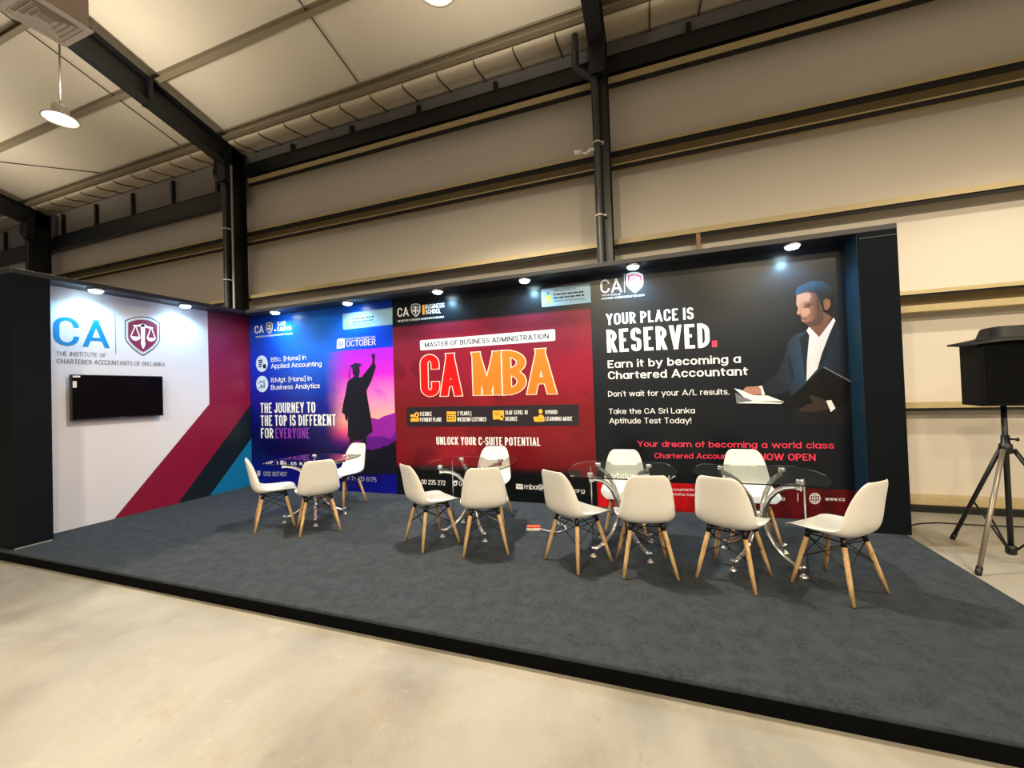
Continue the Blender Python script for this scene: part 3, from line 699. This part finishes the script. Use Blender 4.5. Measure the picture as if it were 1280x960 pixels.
orange = mat('orange print ink', '#ff7524', .35); amber = mat('amber print ink', '#ffb23a', .35)
D.polys('logo_bar', amber, [[(528, 381.2), (530.6, 380.9), (530.9, 392.9), (528.3, 393.3)]], 3, parent=lg)
D.text('logo_name', P_WHITE, [('BUSINESS', 531.6, 386.2, 555.6, 384, 5.4, .03), ('SCHOOL', 532, 392.6, 551, 391.2, 5.4, .03)], 3, parent=lg)
D.text('logo_caption', P_WHITE, [('THE INSTITUTE OF CHARTERED ACCOUNTANTS OF SRI LANKA', 497.2, 402.8, 555, 397.2, 2.3, .03)], 3, parent=lg)
lb = D.polys('recognition_label', mat('pale label ink', '#8db4d2', .35), [[(676.3, 362.9), (678, 361.5), (737.8, 354.4), (738.8, 378.1), (678.6, 384), (677.3, 382.8)]], 2)
D.text('label_text', P_INK, [('Recognised by', 691.8, 364.8, 720, 361.8, 2.8, .02), ('MINISTRY OF EDUCATION', 692, 377.8, 730.8, 374.6, 2.4)], 3, parent=lb)
D.polys('label_script', P_INK, [quad(692+3.5*i, 369.4-.36*i, 692+3.5*i+2.4+.8*(i % 2), 367.6-.36*i, -.3) for i in range(11)] + [quad(692+3.5*i, 373.6-.36*i, 692+3.5*i+2.2+.9*((i+1) % 2), 371.8-.36*i, -.3) for i in range(11)], 3, parent=lb)
em = D.polys('label_emblem', mat('lime print ink', '#9fd36a', .35), [ell(685.5, 372.8, 4.2, 4.6), quad(680.6, 377.5, 690.5, 380.5, -.8)], 3, parent=lb)
D.polys('emblem_dot', mat('teal print ink', '#1d7f95', .35), [ell(685.2, 366.8, 1.5, 1.8)], 4, parent=lb)
D.polys('emblem_ring', amber, [ell(685.6, 372.8, 2.2, 2.5)], 4, parent=lb)
pl = D.polys('title_pill', mat('white pill ink', '#e4e5ee', .35), [[(524.9, 427), (526, 425.6), (692, 411.6), (693.8, 412.6), (694.2, 424.6), (693, 425.9), (526.5, 438), (525.4, 437)]], 2)
D.text('title_text', P_INK, [('MASTER OF BUSINESS ADMINISTRATION', 530.9, 434.3, 686.1, 423.4, 6.2, .20)], 3, parent=pl)
ol = mat('pale outline ink', '#ffd9cc', .35); redink = mat('bright red print ink', '#f50a10', .35)
for st, u0, v0, u1, v1, h, mm in (('CA', 526.8, 495.6, 577.3, 494.6, 51.6, redink), ('MBA', 592, 494, 695, 492.2, 53.4, orange)):
    big_ = D.text('giant_lettering', mm, [(st, u0, v0, u1, v1, h, .20)], 4, gap=.035)
    D.text('giant_letter_outline', ol, [(st, u0, v0, u1, v1, h, .20)], 3, parent=big_, grow=.045, gap=.035)
bar = D.polys('feature_bar', mat('feature bar ink', '#231c26', .35), [[(508.2, 511), (510, 509.1), (722, 505.4), (723.6, 507), (723.6, 530.6), (722, 532.2), (510.5, 533.4), (508.8, 531.6)]], 2)
D.polys('feature_icons', amber, [ell(521, 518.6, 2.8, 3.6), quad(513.2, 518, 518.3, 521), [(513.3, 523), (517, 521.8), (520, 523.4), (523.6, 521.8), (523.8, 526.7), (513.4, 527)],
      quad(558.4, 514.4, 569.8, 517.6), quad(558.6, 518.6, 570, 527), [(616, 513.3), (629.8, 513), (630.2, 522), (628.6, 522.2), (629.4, 525.5), (627.6, 524.8), (625.6, 525.8), (625.4, 524), (616.4, 524.3)],
      ell(675.8, 514.2, 2.5, 2.9), [(671.5, 522), (674, 518.6), (678, 518.4), (680.4, 521.4), (680.6, 526.8), (670, 527.2), (667.8, 526.6), (666.6, 521), (671, 520.6)]], 3, parent=bar)
D.polys('icon_holes', mat('feature bar ink', '#231c26', .35), [ell(521, 518.6, 1.1, 1.6)] + [quad(560+3.2*i, 519.8+3.2*j, 561.8+3.2*i, 521.4+3.2*j) for i in range(3) for j in range(2)] + [quad(618, 515.6, 626, 516.2), quad(618, 518, 624.5, 518.6), ell(627.2, 520.6, 1.3, 1.5), quad(672.5, 523.6, 678.5, 524.2)], 4, parent=bar)
D.text('feature_text', P_WHITE, [('FLEXIBLE', 525.2, 519.9, 540, 519.7, 5, .03), ('PAYMENT PLANS', 525.2, 527, 552, 526.9, 5, .03), ('2 YEARS |', 571.9, 519.3, 589.2, 519, 5, .03), ('WEEKEND LECTURES', 571.9, 526.8, 607.8, 526.5, 5, .03),
      ('SLQF LEVEL 10', 631.9, 518.1, 659.6, 517.9, 5, .03), ('DEGREE', 631.9, 526, 647, 525.9, 5, .03), ('HYBRID', 682, 517.7, 697, 517.5, 5, .03), ('LEARNING MODE', 682, 525.9, 715.4, 525.9, 5, .03)], 4, parent=bar)
D.text('headline', P_WHITE, [('UNLOCK YOUR C-SUITE POTENTIAL', 545.7, 555.7, 675.5, 557.4, 9.8, .045)], 3)
ct = D.text('contact_text', P_WHITE, [('00 235 272', 527, 605, 557, 606.6, 5.8, .02), ('01', 574, 607, 579.6, 607.3, 5.8, .02), ('mba@c', 655.7, 611.2, 683.5, 612.6, 6.6, .02), ('.org', 716.6, 615.2, 731, 616.1, 5.2, .02)], 3)
D.polys('contact_icon', P_WHITE, [[(645.2, 604.6), (653.8, 605.2), (653.8, 611.8), (645.2, 611)], ell(569.2, 604.2, 2.6, 3), quad(566.2, 600.6, 572.3, 602.2), quad(505.6, 598, 508, 603)], 3, parent=ct)
D.polys('icon_cut', P_INK, [[(645.6, 605.4), (649.5, 608.3), (653.4, 606), (653.4, 606.8), (649.5, 609.2), (645.6, 606.2)], ell(569.2, 604.4, 1.2, 1.4)], 4, parent=ct)

# --- black banner
m = mat('black banner vinyl', '#20252b', VINYL_R, spec=.35); n = Net(m); (px, py, pz), P = n.pos()
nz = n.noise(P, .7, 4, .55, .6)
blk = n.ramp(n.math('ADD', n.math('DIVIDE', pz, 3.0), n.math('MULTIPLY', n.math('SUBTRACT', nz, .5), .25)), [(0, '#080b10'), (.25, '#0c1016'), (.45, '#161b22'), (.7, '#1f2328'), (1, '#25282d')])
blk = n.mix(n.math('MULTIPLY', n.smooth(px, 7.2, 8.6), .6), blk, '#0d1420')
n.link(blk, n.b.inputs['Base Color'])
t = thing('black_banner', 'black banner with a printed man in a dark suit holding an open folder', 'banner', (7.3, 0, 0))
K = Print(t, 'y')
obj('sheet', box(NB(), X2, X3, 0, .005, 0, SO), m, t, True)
m = mat('red foot band ink', '#c01015', VINYL_R, spec=.35); n = Net(m); (px, py, pz), P = n.pos()
rb = n.ramp(n.smooth(px, 6.4, 7.7), [(0, '#d8161c'), (.45, '#c21216'), (.75, '#5a0c12'), (1, '#450a10')])
w = n.new('ShaderNodeTexWave'); w.inputs['Scale'].default_value = 1.6; w.inputs['Distortion'].default_value = 3; n.link(P, w.inputs['Vector'])
n.link(n.mix(n.math('MULTIPLY', w.outputs['Fac'], .35), rb, '#7a0a10'), n.b.inputs['Base Color'])
zt0 = on_y(747, 600).z; zt1 = on_y(1051, 612).z
fb = K.polys('foot_band', m, [[(X2, 0), (X3, 0), (X3, zt1), (X2, zt0)]], 1, False)
K.text('foot_text', P_WHITE, [('The Institute of Chartered Accountants of', 772, 611.8, 874, 614, 3.4, .02), ('Mawatha, Colombo', 836, 618.8, 877, 620.4, 3.2, .02), ('00', 974.8, 625.4, 981, 625.7, 4, .02), ('www.ca', 1031.6, 625.6, 1055.6, 626.2, 4.6, .03)], 3, parent=fb)
def ringp(u, v, r0, r1, n=24):
    o = []
    for k in range(n):
        a, b = 2*math.pi*k/n, 2*math.pi*(k+1)/n
        o.append([(u+r0*math.cos(a), v+r0*math.sin(a)), (u+r1*math.cos(a), v+r1*math.sin(a)), (u+r1*math.cos(b), v+r1*math.sin(b)), (u+r0*math.cos(b), v+r0*math.sin(b))])
    return o
K.polys('globe_icon', P_WHITE, ringp(1018.5, 623, 6, 7) + [quad(1012, 622.6, 1025, 623.3), quad(1018.1, 616.4, 1018.9, 629.6), quad(1013.3, 619.3, 1023.7, 619.9), quad(1013.3, 626, 1023.7, 626.6)] + [[(1018.5+sx*3*math.cos(a)-.35, 623+6.6*math.sin(a)), (1018.5+sx*3*math.cos(a)+.35, 623+6.6*math.sin(a)), (1018.5+sx*3*math.cos(a+.4)+.35, 623+6.6*math.sin(a+.4)), (1018.5+sx*3*math.cos(a+.4)-.35, 623+6.6*math.sin(a+.4))] for sx in (-1, 1) for a in [-1.5+.4*i for i in range(8)]] + [quad(996.8, 616.2, 997.5, 627)], 3, parent=fb)
lg = K.text('logo_letters', P_WHITE, [('CA', 750.8, 366.6, 777.5, 365, 16.8, .14)], 3)
K.polys('logo_divider', P_WHITE, [[(780, 342), (780.6, 342), (781, 365.6), (780.4, 365.6)]], 3, parent=lg)
shield(K, 782.6, 340.4, 804, 366.6, (P_WHITE, P_WHITE, mat('rose print ink', '#c83a58', .35), P_WHITE, None), parent=lg, sk=-.04)
K.text('logo_caption', P_WHITE, [('THE INSTITUTE OF', 751.9, 370.4, 775.9, 369, 2.3, .02), ('CHARTERED ACCOUNTANTS OF SRI LANKA', 751.9, 374.8, 805.6, 369.9, 2.3, .03)], 3, parent=lg)
hd = K.text('headline', P_WHITE, [('YOUR PLACE IS', 758, 406.6, 867.2, 399, 14.2, .19), ('RESERVED', 759, 440.8, 887.5, 434.4, 28.6, .175)], 3)
pink = mat('pinkish red print ink', '#f0365a', .35)
K.polys('full_stop', pink, [[(889.8, 425.9), (896.3, 425.6), (896.5, 433.8), (890, 434.2)]], 3, parent=hd)
K.text('subheading', P_WHITE, [('Earn it by becoming a', 759.8, 460.2, 926.1, 453.4, 9.6, .20), ('Chartered Accountant', 760.3, 474.2, 935, 469, 9.8, .20)], 3)
K.text('body_text', P_WHITE, [("Don't wait for your A/L results.", 760.3, 495.8, 911.5, 493.2, 6.9, .14), ('Take the CA Sri Lanka', 761.1, 517.4, 868.6, 516.5, 6.6, .145), ('Aptitude Test Today!', 761.8, 529.3, 864.1, 529.2, 6.9, .145)], 3)
K.text('closing_text', pink, [('Your dream of becoming a world class', 796.8, 558.2, 1042.5, 560.8, 7.3, .165), ('Chartered Accountant', 818.3, 572.7, 931, 573.8, 6.6, .155), ('NOW OPEN', 949.5, 575, 1019.5, 575.8, 8.3, .19)], 3)
def c5(pl): return [(900+x/5.05, 340+y/5.05) for x, y in pl]
def print_grad(name, xstops, zfade=None, ru=(952, 1066), noise=.25, sc_=5):
    """ink of a printed photograph: tones run across the picture, as printed"""
    m = mat(name, '#444444', .4, spec=.35); n = Net(m); (px, py, pz), P = n.pos()
    f = n.smooth(px, on_y(ru[0], 450).x, on_y(ru[1], 450).x)
    f = n.math('ADD', f, n.math('MULTIPLY', n.math('SUBTRACT', n.noise(P, sc_, 5, .6, .5), .5), noise), clamp=True)
    c = n.ramp(f, xstops)
    if zfade: c = n.mix(n.smooth(pz, on_y(1000, zfade[0]).z, on_y(1000, zfade[1]).z), c, zfade[2])
    n.link(c, n.b.inputs['Base Color']); return m
suit = print_grad('navy suit ink', [(0, '#0e1826'), (.22, '#16273a'), (.42, '#1f3a54'), (.7, '#1a3048'), (1, '#0a1420')], (470, 522, '#0b0e13'))
skin = print_grad('skin print ink', [(0, '#b08270'), (.3, '#966655'), (.55, '#7c5044'), (.8, '#4a3029'), (1, '#8a5a40')], None, (994, 1040), .12, 14)
hand_skin = mat('lit hand ink', '#a87a6a', .4, 0, .1, 8)
hair = print_grad('hair print ink', [(0, '#20445c'), (.5, '#13293a'), (1, '#0a141e')], (372, 350, '#1d3f54'), (994, 1040), .3, 10)
jk = K.polys('printed_jacket', suit, [c5([(430, 440), (470, 395), (548, 372), (600, 390), (690, 390), (730, 305), (790, 335), (822, 380), (838, 480), (842, 640), (830, 760), (820, 960), (470, 960), (450, 860), (440, 745), (400, 768), (280, 782), (262, 740), (268, 715), (360, 640), (400, 550)])], 2)
K.polys('jacket_lapel', mat('dark suit ink', '#12202f', .4, spec=.3), [c5([(548, 372), (563, 400), (548, 560), (545, 690), (535, 640), (520, 520), (500, 420)]), c5([(730, 305), (752, 330), (720, 430), (660, 560), (615, 612), (640, 520), (690, 390)]), c5([(425, 510), (445, 560), (470, 640), (455, 700), (440, 640)]), c5([(838, 480), (842, 640), (830, 760), (800, 700), (805, 560)])], 3, parent=jk)
K.polys('printed_shirt', mat('shirt print ink', '#dcdce8', .4, 0, .05, 6), [c5([(545, 370), (562, 345), (600, 385), (625, 410), (675, 345), (716, 288), (728, 306), (690, 390), (640, 520), (615, 610), (545, 690), (548, 560), (563, 400)])], 4, parent=jk)
for pl in ([(243, 720), (264, 718), (283, 775), (262, 777)], [(668, 812), (700, 808), (727, 860), (697, 884)]): K.polys('printed_cuff', P_WHITE, [c5(pl)], 9, parent=jk)
K.polys('printed_neck', mat('shadowed skin ink', '#70483c', .4, 0, .1, 5), [c5([(560, 335), (650, 250), (706, 285), (672, 345), (625, 408), (596, 382)])], 5, parent=jk)
K.polys('printed_hand', mat('dim hand ink', '#2c1e1b', .4, 0, .15, 8), [c5([(490, 870), (550, 835), (585, 830), (562, 785), (575, 778), (640, 797), (690, 832), (682, 868), (600, 884), (520, 882)])], 8, parent=jk)
K.polys('printed_face', skin, [c5([(482, 145), (500, 138), (540, 123), (600, 128), (625, 170), (635, 205), (648, 240), (652, 290), (640, 322), (600, 342), (560, 342), (532, 328), (516, 312), (510, 299), (520, 290), (509, 286), (512, 279), (492, 277), (483, 262), (492, 232), (480, 205)])], 6, parent=jk)
K.polys('printed_ear', skin, [c5([(648, 185), (668, 168), (692, 178), (697, 210), (676, 242), (655, 238)])], 9, parent=jk)
K.polys('printed_hand', hand_skin, [c5([(143, 745), (165, 725), (240, 721), (256, 735), (263, 770), (215, 776), (178, 766)])], 10, parent=jk)
K.polys('face_shade', mat('stubble print ink', '#4d332c', .4, 0, .1, 6), [c5([(648, 240), (652, 290), (640, 322), (600, 342), (560, 342), (532, 328), (518, 314), (545, 318), (600, 300), (625, 250)]), c5([(525, 205), (575, 196), (590, 206), (560, 212)]), c5([(525, 216), (570, 210), (572, 220), (545, 226), (528, 222)]), c5([(509, 296), (548, 292), (550, 298), (520, 302)]), c5([(484, 268), (505, 265), (512, 277), (493, 277)])], 7, parent=jk)
K.polys('face_light', mat('lit skin print ink', '#b48672', .4, 0, .08, 6), [c5([(486, 150), (520, 136), (560, 132), (575, 150), (560, 185), (520, 192), (500, 205), (498, 255), (490, 268), (484, 262), (493, 232), (482, 203)]), c5([(515, 232), (560, 230), (570, 255), (545, 280), (520, 276)])], 6.4, parent=jk)
K.polys('printed_hair', hair, [c5([(473, 148), (480, 105), (520, 80), (580, 58), (640, 60), (690, 85), (708, 120), (706, 172), (692, 176), (668, 166), (648, 190), (640, 212), (628, 178), (602, 132), (545, 124), (500, 140)])], 8, parent=jk)
fo = K.polys('printed_folder', mat('folder print ink', '#05070b', .45, spec=.25), [c5([(405, 830), (650, 600), (855, 708), (848, 730), (820, 760), (760, 850), (690, 832), (640, 797), (575, 778), (562, 785), (585, 830), (550, 838), (500, 860), (410, 855)])], 7, parent=jk)
K.polys('folder_pages', P_WHITE, [c5([(88, 734), (130, 744), (210, 778), (300, 780), (392, 815), (400, 826), (205, 812), (150, 790)]), c5([(103, 828), (205, 813), (402, 817), (385, 832)])], 9, parent=fo)
K.polys('folder_edge', mat('folder edge ink', '#6d7480', .4), [c5([(648, 602), (654, 597), (858, 706), (852, 712)]), c5([(95, 762), (150, 792), (200, 812), (103, 826)])], 9, parent=fo)

# ------------------------------------------------------------------ chairs
def shell_mesh():
    prof = [(.265, .405), (.25, .432), (.20, .443), (.10, .436), (.0, .425), (-.09, .414), (-.155, .427), (-.198, .478), (-.215, .56), (-.228, .65), (-.243, .73), (-.255, .795), (-.258, .822)]
    hw = [.165, .205, .226, .232, .230, .222, .216, .213, .206, .192, .174, .150, .108]
    edge = [.00, .008, .016, .024, .038, .060, .075, .080, .075, .062, .045, .025, .012]
    N = 13; M = len(prof); bm = NB(); rows = []
    for i in range(M):
        y, z = prof[i]; a = prof[max(0, i-1)]; b = prof[min(M-1, i+1)]; d = Vector((b[0]-a[0], b[1]-a[1])).normalized()
        nn = Vector((d.y, -d.x)) if True else None
        if nn.y < 0 and i < 5: nn = -nn
        if i >= 5 and nn.x < 0: nn = -nn
        row = []
        for k in range(N):
            s = -1+2*k/(N-1); lift = edge[i]*abs(s)**2.6
            row.append(bm.verts.new((hw[i]*math.sin(s*math.pi/2*.92)/math.sin(math.pi/2*.92), y+nn.x*lift, z+nn.y*lift)))
        rows.append(row)
    for A, B_ in zip(rows, rows[1:]):
        for k in range(N-1): bm.faces.new((A[k], A[k+1], B_[k+1], B_[k])).smooth = True
    bmesh.ops.recalc_face_normals(bm, faces=bm.faces)
    return bm
def bake(o):
    dg = bpy.context.evaluated_depsgraph_get(); me = bpy.data.meshes.new_from_object(o.evaluated_get(dg)); old = o.data
    o.modifiers.clear(); o.data = me; me.name = old.name; bpy.data.meshes.remove(old)
    me.shade_smooth()
wood = mat('beech wood', '#c9a26a', .45); n = Net(wood); tc = n.new('ShaderNodeTexCoord'); mp = n.new('ShaderNodeMapping'); mp.inputs['Scale'].default_value = (30, 30, 3); n.link(tc.outputs['Object'], mp.inputs[0])
g = n.noise(mp.outputs[0], 3, 6, .6, 1.2); n.link(n.ramp(g, [(.3, '#a47c4c'), (.5, '#c7a374'), (.75, '#d8bf98')]), n.b.inputs['Base Color'])
def make_chair():
    t = thing('shell_chair', '', 'chair')
    o = obj('seat_shell', shell_mesh(), white_plastic, t)
    s = o.modifiers.new('t', 'SOLIDIFY'); s.thickness = .008; s.offset = 0
    s = o.modifiers.new('s', 'SUBSURF'); s.levels = 2; s.render_levels = 2
    bake(o)
    tops = {}
    for sx in (-1, 1):
        for sy in (-1, 1):
            a = Vector((sx*.125, .02+sy*.115, .385)); b = Vector((sx*.205, .02+sy*.20, .005)); tops[(sx, sy)] = (a, b)
            bm = NB(); a2 = a.lerp(b, .04)
            tube(bm, [a2, a2.lerp(b, .25), a2.lerp(b, .6), b], [.0165, .0175, .016, .0125], 14)
            obj('leg', bm, wood, t)
    bm = NB(); ks = [(-1, -1), (1, -1), (1, 1), (-1, 1)]
    for i in range(4):
        a0, b0 = tops[ks[i]]; a1, b1 = tops[ks[(i+1) % 4]]
        tube(bm, [a0.lerp(b0, .06), a1.lerp(b1, .47)], .0042, 6); tube(bm, [a1.lerp(b1, .06), a0.lerp(b0, .47)], .0042, 6)
        tube(bm, [a0, a1], .005, 6)
    obj('wire_brace', bm, wire_black, t)
    bm = NB()
    for a, b in tops.values():
        tube(bm, [a+Vector((0, 0, .03)), a, a.lerp(b, .075)], [.017, .018, .0175], 10)
    tube(bm, [(-.125, .02-.115, .395), (.125, .02+.115, .395)], .007, 6); tube(bm, [(.125, .02-.115, .395), (-.125, .02+.115, .395)], .007, 6)
    obj('bracket', bm, wire_black, t)
    return t
CH = [  # x, y, facing in degrees (0 = +x), label
    (2.42, -1.64, 52, 'white shell chair left of the leftmost glass table, seen side on, facing right'),
    (3.10, -1.62, 140, 'white shell chair in front of the leftmost glass table, back turned to us'),
    (2.63, -.66, 262, 'white shell chair behind the leftmost glass table, before the printed graduate'),
    (4.56, -1.65, 57, 'white shell chair at the left of the glass table before the red banner'),
    (5.17, -1.66, 114, 'white shell chair before the red banner in front of its table, back turned'),
    (4.87, -.78, 276, 'white shell chair behind the second glass table, under the red banner headline'),
    (6.05, -1.71, 55, 'white shell chair with the white cord hanging by it, left of the third glass table'),
    (6.63, -1.73, 102, 'white shell chair in front of the third glass table from left, back turned'),
    (6.41, -.88, 273, 'white shell chair behind the third glass table from the left'),
    (7.265, -1.71, 64, 'white shell chair at the left of the rightmost glass table, back turned to us'),
    (7.96, -1.70, 133, 'white shell chair at the far right, turned left towards the rightmost table'),
    (7.57, -.74, 270, 'white shell chair behind the rightmost glass table'),
]
proto = make_chair()
for i, (x, y, a, lab) in enumerate(CH):
    o = proto if i == 0 else copy_tree(proto)
    o.location = (x, y, 0); o.rotation_euler = (0, 0, R(a-90)); o['label'] = lab; o['group'] = 'shell chairs around the glass tables'

# ------------------------------------------------------------------ glass tables
gm = bpy.data.materials.new('clear table glass'); gm.use_nodes = True; nt = gm.node_tree; b = nt.nodes['Principled BSDF']
b.inputs['Base Color'].default_value = (.86, .95, .92, 1); b.inputs['Roughness'].default_value = .0; b.inputs['Transmission Weight'].default_value = 1; b.inputs['IOR'].default_value = 1.45
def outline(hs=.40, bulge=.09, r=.03):
    p = []
    def arc(a, b_, k, n=10):
        a = Vector(a); b_ = Vector(b_); d = b_-a; nn = Vector((d.y, -d.x)).normalized()
        return [a + d*(i/n) + nn*(4*k*(i/n)*(1-i/n)) for i in range(n)]
    c = [(-hs+r, -hs), (hs-r, -hs), (hs, -hs+r), (hs, hs-r), (hs-r, hs), (-hs+r, hs), (-hs, hs-r), (-hs, -hs+r)]
    ks = [0, .006, bulge, .006, 0, .006, bulge, .006]
    for i in range(8): p += arc(c[i], c[(i+1) % 8], ks[i], 12 if ks[i] > .05 else 3)
    return p
def make_table():
    t = thing('glass_table', '', 'table')
    bm = NB(); ol_ = outline(); z0, z1 = .728, .738
    A = [bm.verts.new((p.x, p.y, z0)) for p in ol_]; B_ = [bm.verts.new((p.x, p.y, z1)) for p in ol_]
    bm.faces.new(A[::-1]); bm.faces.new(B_)
    for k in range(len(ol_)): bm.faces.new((A[k], A[(k+1) % len(ol_)], B_[(k+1) % len(ol_)], B_[k]))
    obj('glass_top', bm, gm, t)
    for k in range(4):
        d = Vector((math.cos(math.pi/4+k*math.pi/2), math.sin(math.pi/4+k*math.pi/2), 0))
        rz = [(.35, .685), (.30, .683), (.235, .665), (.165, .625), (.105, .56), (.065, .48), (.048, .40), (.05, .33), (.075, .25), (.13, .17), (.20, .11), (.28, .07), (.335, .058)]
        bm = NB(); tube(bm, [d*r + Vector((0, 0, z)) for r, z in rz], .0195, 14)
        lg_ = obj('leg', bm, chrome, t)
        bm = NB(); c = d*.345
        lathe(bm, [(.011, .66), (.013, .70), (.03, .705), (.03, .727), (.005, .7275)], 18, c.x, c.y); lathe(bm, [(.028, .7385), (.026, .748), (.01, .752)], 18, c.x, c.y)
        obj('glass_mount', bm, chrome, lg_)
        bm = NB(); c = d*.34
        lathe(bm, [(.034, 0), (.033, .008), (.015, .024), (.008, .03), (.008, .055), (.018, .058), (.018, .085), (.01, .09)], 18, c.x, c.y)
        obj('foot', bm, chrome, lg_)
    bm = NB(); lathe(bm, [(.032, .345), (.034, .35), (.034, .41), (.032, .415)], 20); obj('hub', bm, chrome, t)
    obj('support_rod', tube(NB(), [(-.30, .13, .012), (-.30, .13, .728)], .007, 8), chrome, t)
    return t
TB = [(2.71, -1.28, 0, 'square glass table on curved chrome legs, leftmost, before the blue banner'), (4.84, -1.23, 0, 'square glass table on curved chrome legs before the left half of the red banner'),
      (6.42, -1.33, 0, 'square glass table on curved chrome legs at the seam of red and black banners'), (7.53, -1.32, 180, 'square glass table on curved chrome legs, rightmost, before the black banner')]
proto = make_table()
for i, (x, y, a, lab) in enumerate(TB):
    o = proto if i == 0 else copy_tree(proto)
    o.location = (x, y, 0); o.rotation_euler = (0, 0, R(a)); o['label'] = lab; o['group'] = 'glass tables on the platform'

# ------------------------------------------------------------------ power strip with its white cord
t = thing('extension_socket', 'orange and white extension socket with a white cord on the carpet', 'socket', (5.46, -1.04, 0), R(12))
obj('body', box(NB(), -.075, .075, -.03, .03, .0, .028, .006), mat('cream socket plastic', '#e4dccb', .4, 0, .05, 30), t, smooth=False)
obj('cover', box(NB(), -.07, .075, -.026, .028, .028, .05, .006), mat('orange socket plastic', '#e05a33', .45, 0, .05, 30), t, smooth=False)
cord = [(.075, 0, .015), (.16, -.03, .006), (.24, -.06, .006), (.31, -.05, .006), (.35, .03, .006), (.33, .14, .006), (.26, .22, .006), (.25, .36, .006), (.3, .6, .006), (.32, .9, .006)]
obj('cord', tube(NB(), cord, .006, 8), mat('white cord', '#d9d6cf', .5, 0, .03, 20), t)

# ------------------------------------------------------------------ speaker on its tripod
SXc, SYc = 9.57, -.52
t = thing('speaker_stand', 'black tripod speaker stand with one glittering leg on the floor right of the stand', 'tripod', (SXc, SYc, GZ))
obj('pole', tube(NB(), [(SXc, SYc, GZ+.08), (SXc, SYc, .86), (SXc, SYc, 1.28)], .019, 14), steel_black, t, True)
obj('collar', lathe(NB(), [(.03, .82), (.042, .83), (.042, .90), (.03, .91), (.026, .98), (.022, .98)], 18, SXc, SYc), black_plastic, t, True)
obj('lock_knob', tube(NB(), [(SXc, SYc, .95), (SXc+.03, SYc-.05, .95), (SXc+.04, SYc-.07, .95)], [.008, .008, .016], 10), black_plastic, t, True)
obj('lower_collar', lathe(NB(), [(.026, GZ+.07), (.036, GZ+.08), (.036, GZ+.14), (.026, GZ+.15)], 16, SXc, SYc), black_plastic, t, True)
feet = [(9.465, .025), (9.152, -.882), (10.07, -.67)]
glit = mat('glittering silver tape', '#8a8174', .35, .5, .7, 160)
for k, (fx, fy) in enumerate(feet):
    d = Vector((fx-SXc, fy-SYc, 0)).normalized(); a = Vector((SXc, SYc, .86)) + d*.045; b = Vector((fx, fy, GZ+.015))
    lg_ = obj('leg', tube(NB(), [a, b], .017, 12), glit if k == 1 else steel_black, t, True)
    if k == 1: lg_['label'] = 'glittering silver leg'
    obj('foot', tube(NB(), [a.lerp(b, .95), b, b-Vector((0, 0, .014))], [.021, .021, .019], 12), black_plastic, lg_, True)
    obj('brace', tube(NB(), [Vector((SXc, SYc, GZ+.11)) + d*.03, a.lerp(b, .55)], .008, 8), steel_black, t, True)
t = thing('loudspeaker', 'black loudspeaker under a dark dust cover on the tripod at the right edge', 'speaker', (SXc+.04, SYc, 1.24))
bm = NB(); x0, x1, y0, y1 = SXc-.235, SXc+.27, -.70, -.34
prof = [(x0, y0+.02), (x0+.015, y0), (x1-.015, y0), (x1, y0+.02), (x1-.06, y1), (x0+.06, y1)]
A = [bm.verts.new((x, y, 1.24)) for x, y in prof]; B_ = [bm.verts.new((x, y, 1.80)) for x, y in prof]
bm.faces.new(A[::-1]); bm.faces.new(B_)
for k in range(6): bm.faces.new((A[k], A[(k+1) % 6], B_[(k+1) % 6], B_[k]))
obj('cabinet', bm, mat('black speaker cabinet', '#040506', .7, 0, .2, 90, .3, spec=.15), t, True)
obj('grille', box(NB(), x0+.03, x1-.03, y0-.006, y0+.01, 1.27, 1.77, .004), mat('speaker grille', '#040506', .8, 0, .4, 250, spec=.1), t, True, False)
bm = NB(); rows = []
cxs = SXc+.015
for zz_, hx, hy, sag in ((1.765, .30, .235, .012), (1.785, .295, .235, .006), (1.80, .24, .19, .0), (1.825, .16, .14, 0), (1.90, .135, .12, 0), (1.91, .12, .11, 0)):
    row = []
    for k in range(32):
        a = 2*math.pi*k/32; cx_, sy_ = math.cos(a), math.sin(a); p = 5
        rr = (abs(cx_)**p + abs(sy_)**p)**(-1/p)
        row.append(bm.verts.new((cxs + (.03 if hx < .2 else 0) + hx*cx_*rr, -.52 + hy*sy_*rr, zz_ + sag*math.sin(3*a+.6))))
    rows.append(row)
for A, B_ in zip(rows, rows[1:]):
    for k in range(32): bm.faces.new((A[k], A[(k+1) % 32], B_[(k+1) % 32], B_[k])).smooth = True
bm.faces.new(rows[-1])
o = obj('dust_cover', bm, mat('dark grey cover cloth', '#0e0e0e', .6, 0, .15, 20, spec=.3), t, True)
# cable on the floor
tag(obj('floor_cable', tube(NB(), [(9.0, .42, GZ+.007), (9.31, .40, GZ+.007), (9.45, .50, GZ+.007), (9.62, .56, GZ+.007), (9.95, .56, GZ+.007), (10.4, .60, GZ+.007), (11.5, .5, GZ+.007)], .008, 8), wire_black), 'thin black cable lying on the floor behind the tripod', 'cable')

# ------------------------------------------------------------------ security camera on the downpipe
t = thing('security_camera', 'small white bullet camera beside the middle downpipe', 'camera', (5.98, .62, 4.86))
obj('housing', tube(NB(), [(5.76, .56, 4.885), (5.77, .56, 4.885), (5.88, .57, 4.875)], [.03, .035, .035], 14), white_metal, t, True)
obj('lens', tube(NB(), [(5.752, .56, 4.886), (5.762, .56, 4.885)], .025, 14), black_plastic, t, True)
obj('bracket', tube(NB(), [(5.87, .57, 4.87), (5.93, .59, 4.85), (5.99, .60, 4.90), (6.04, .62, 4.90)], [.02, .022, .03, .03], 10), white_metal, t, True)
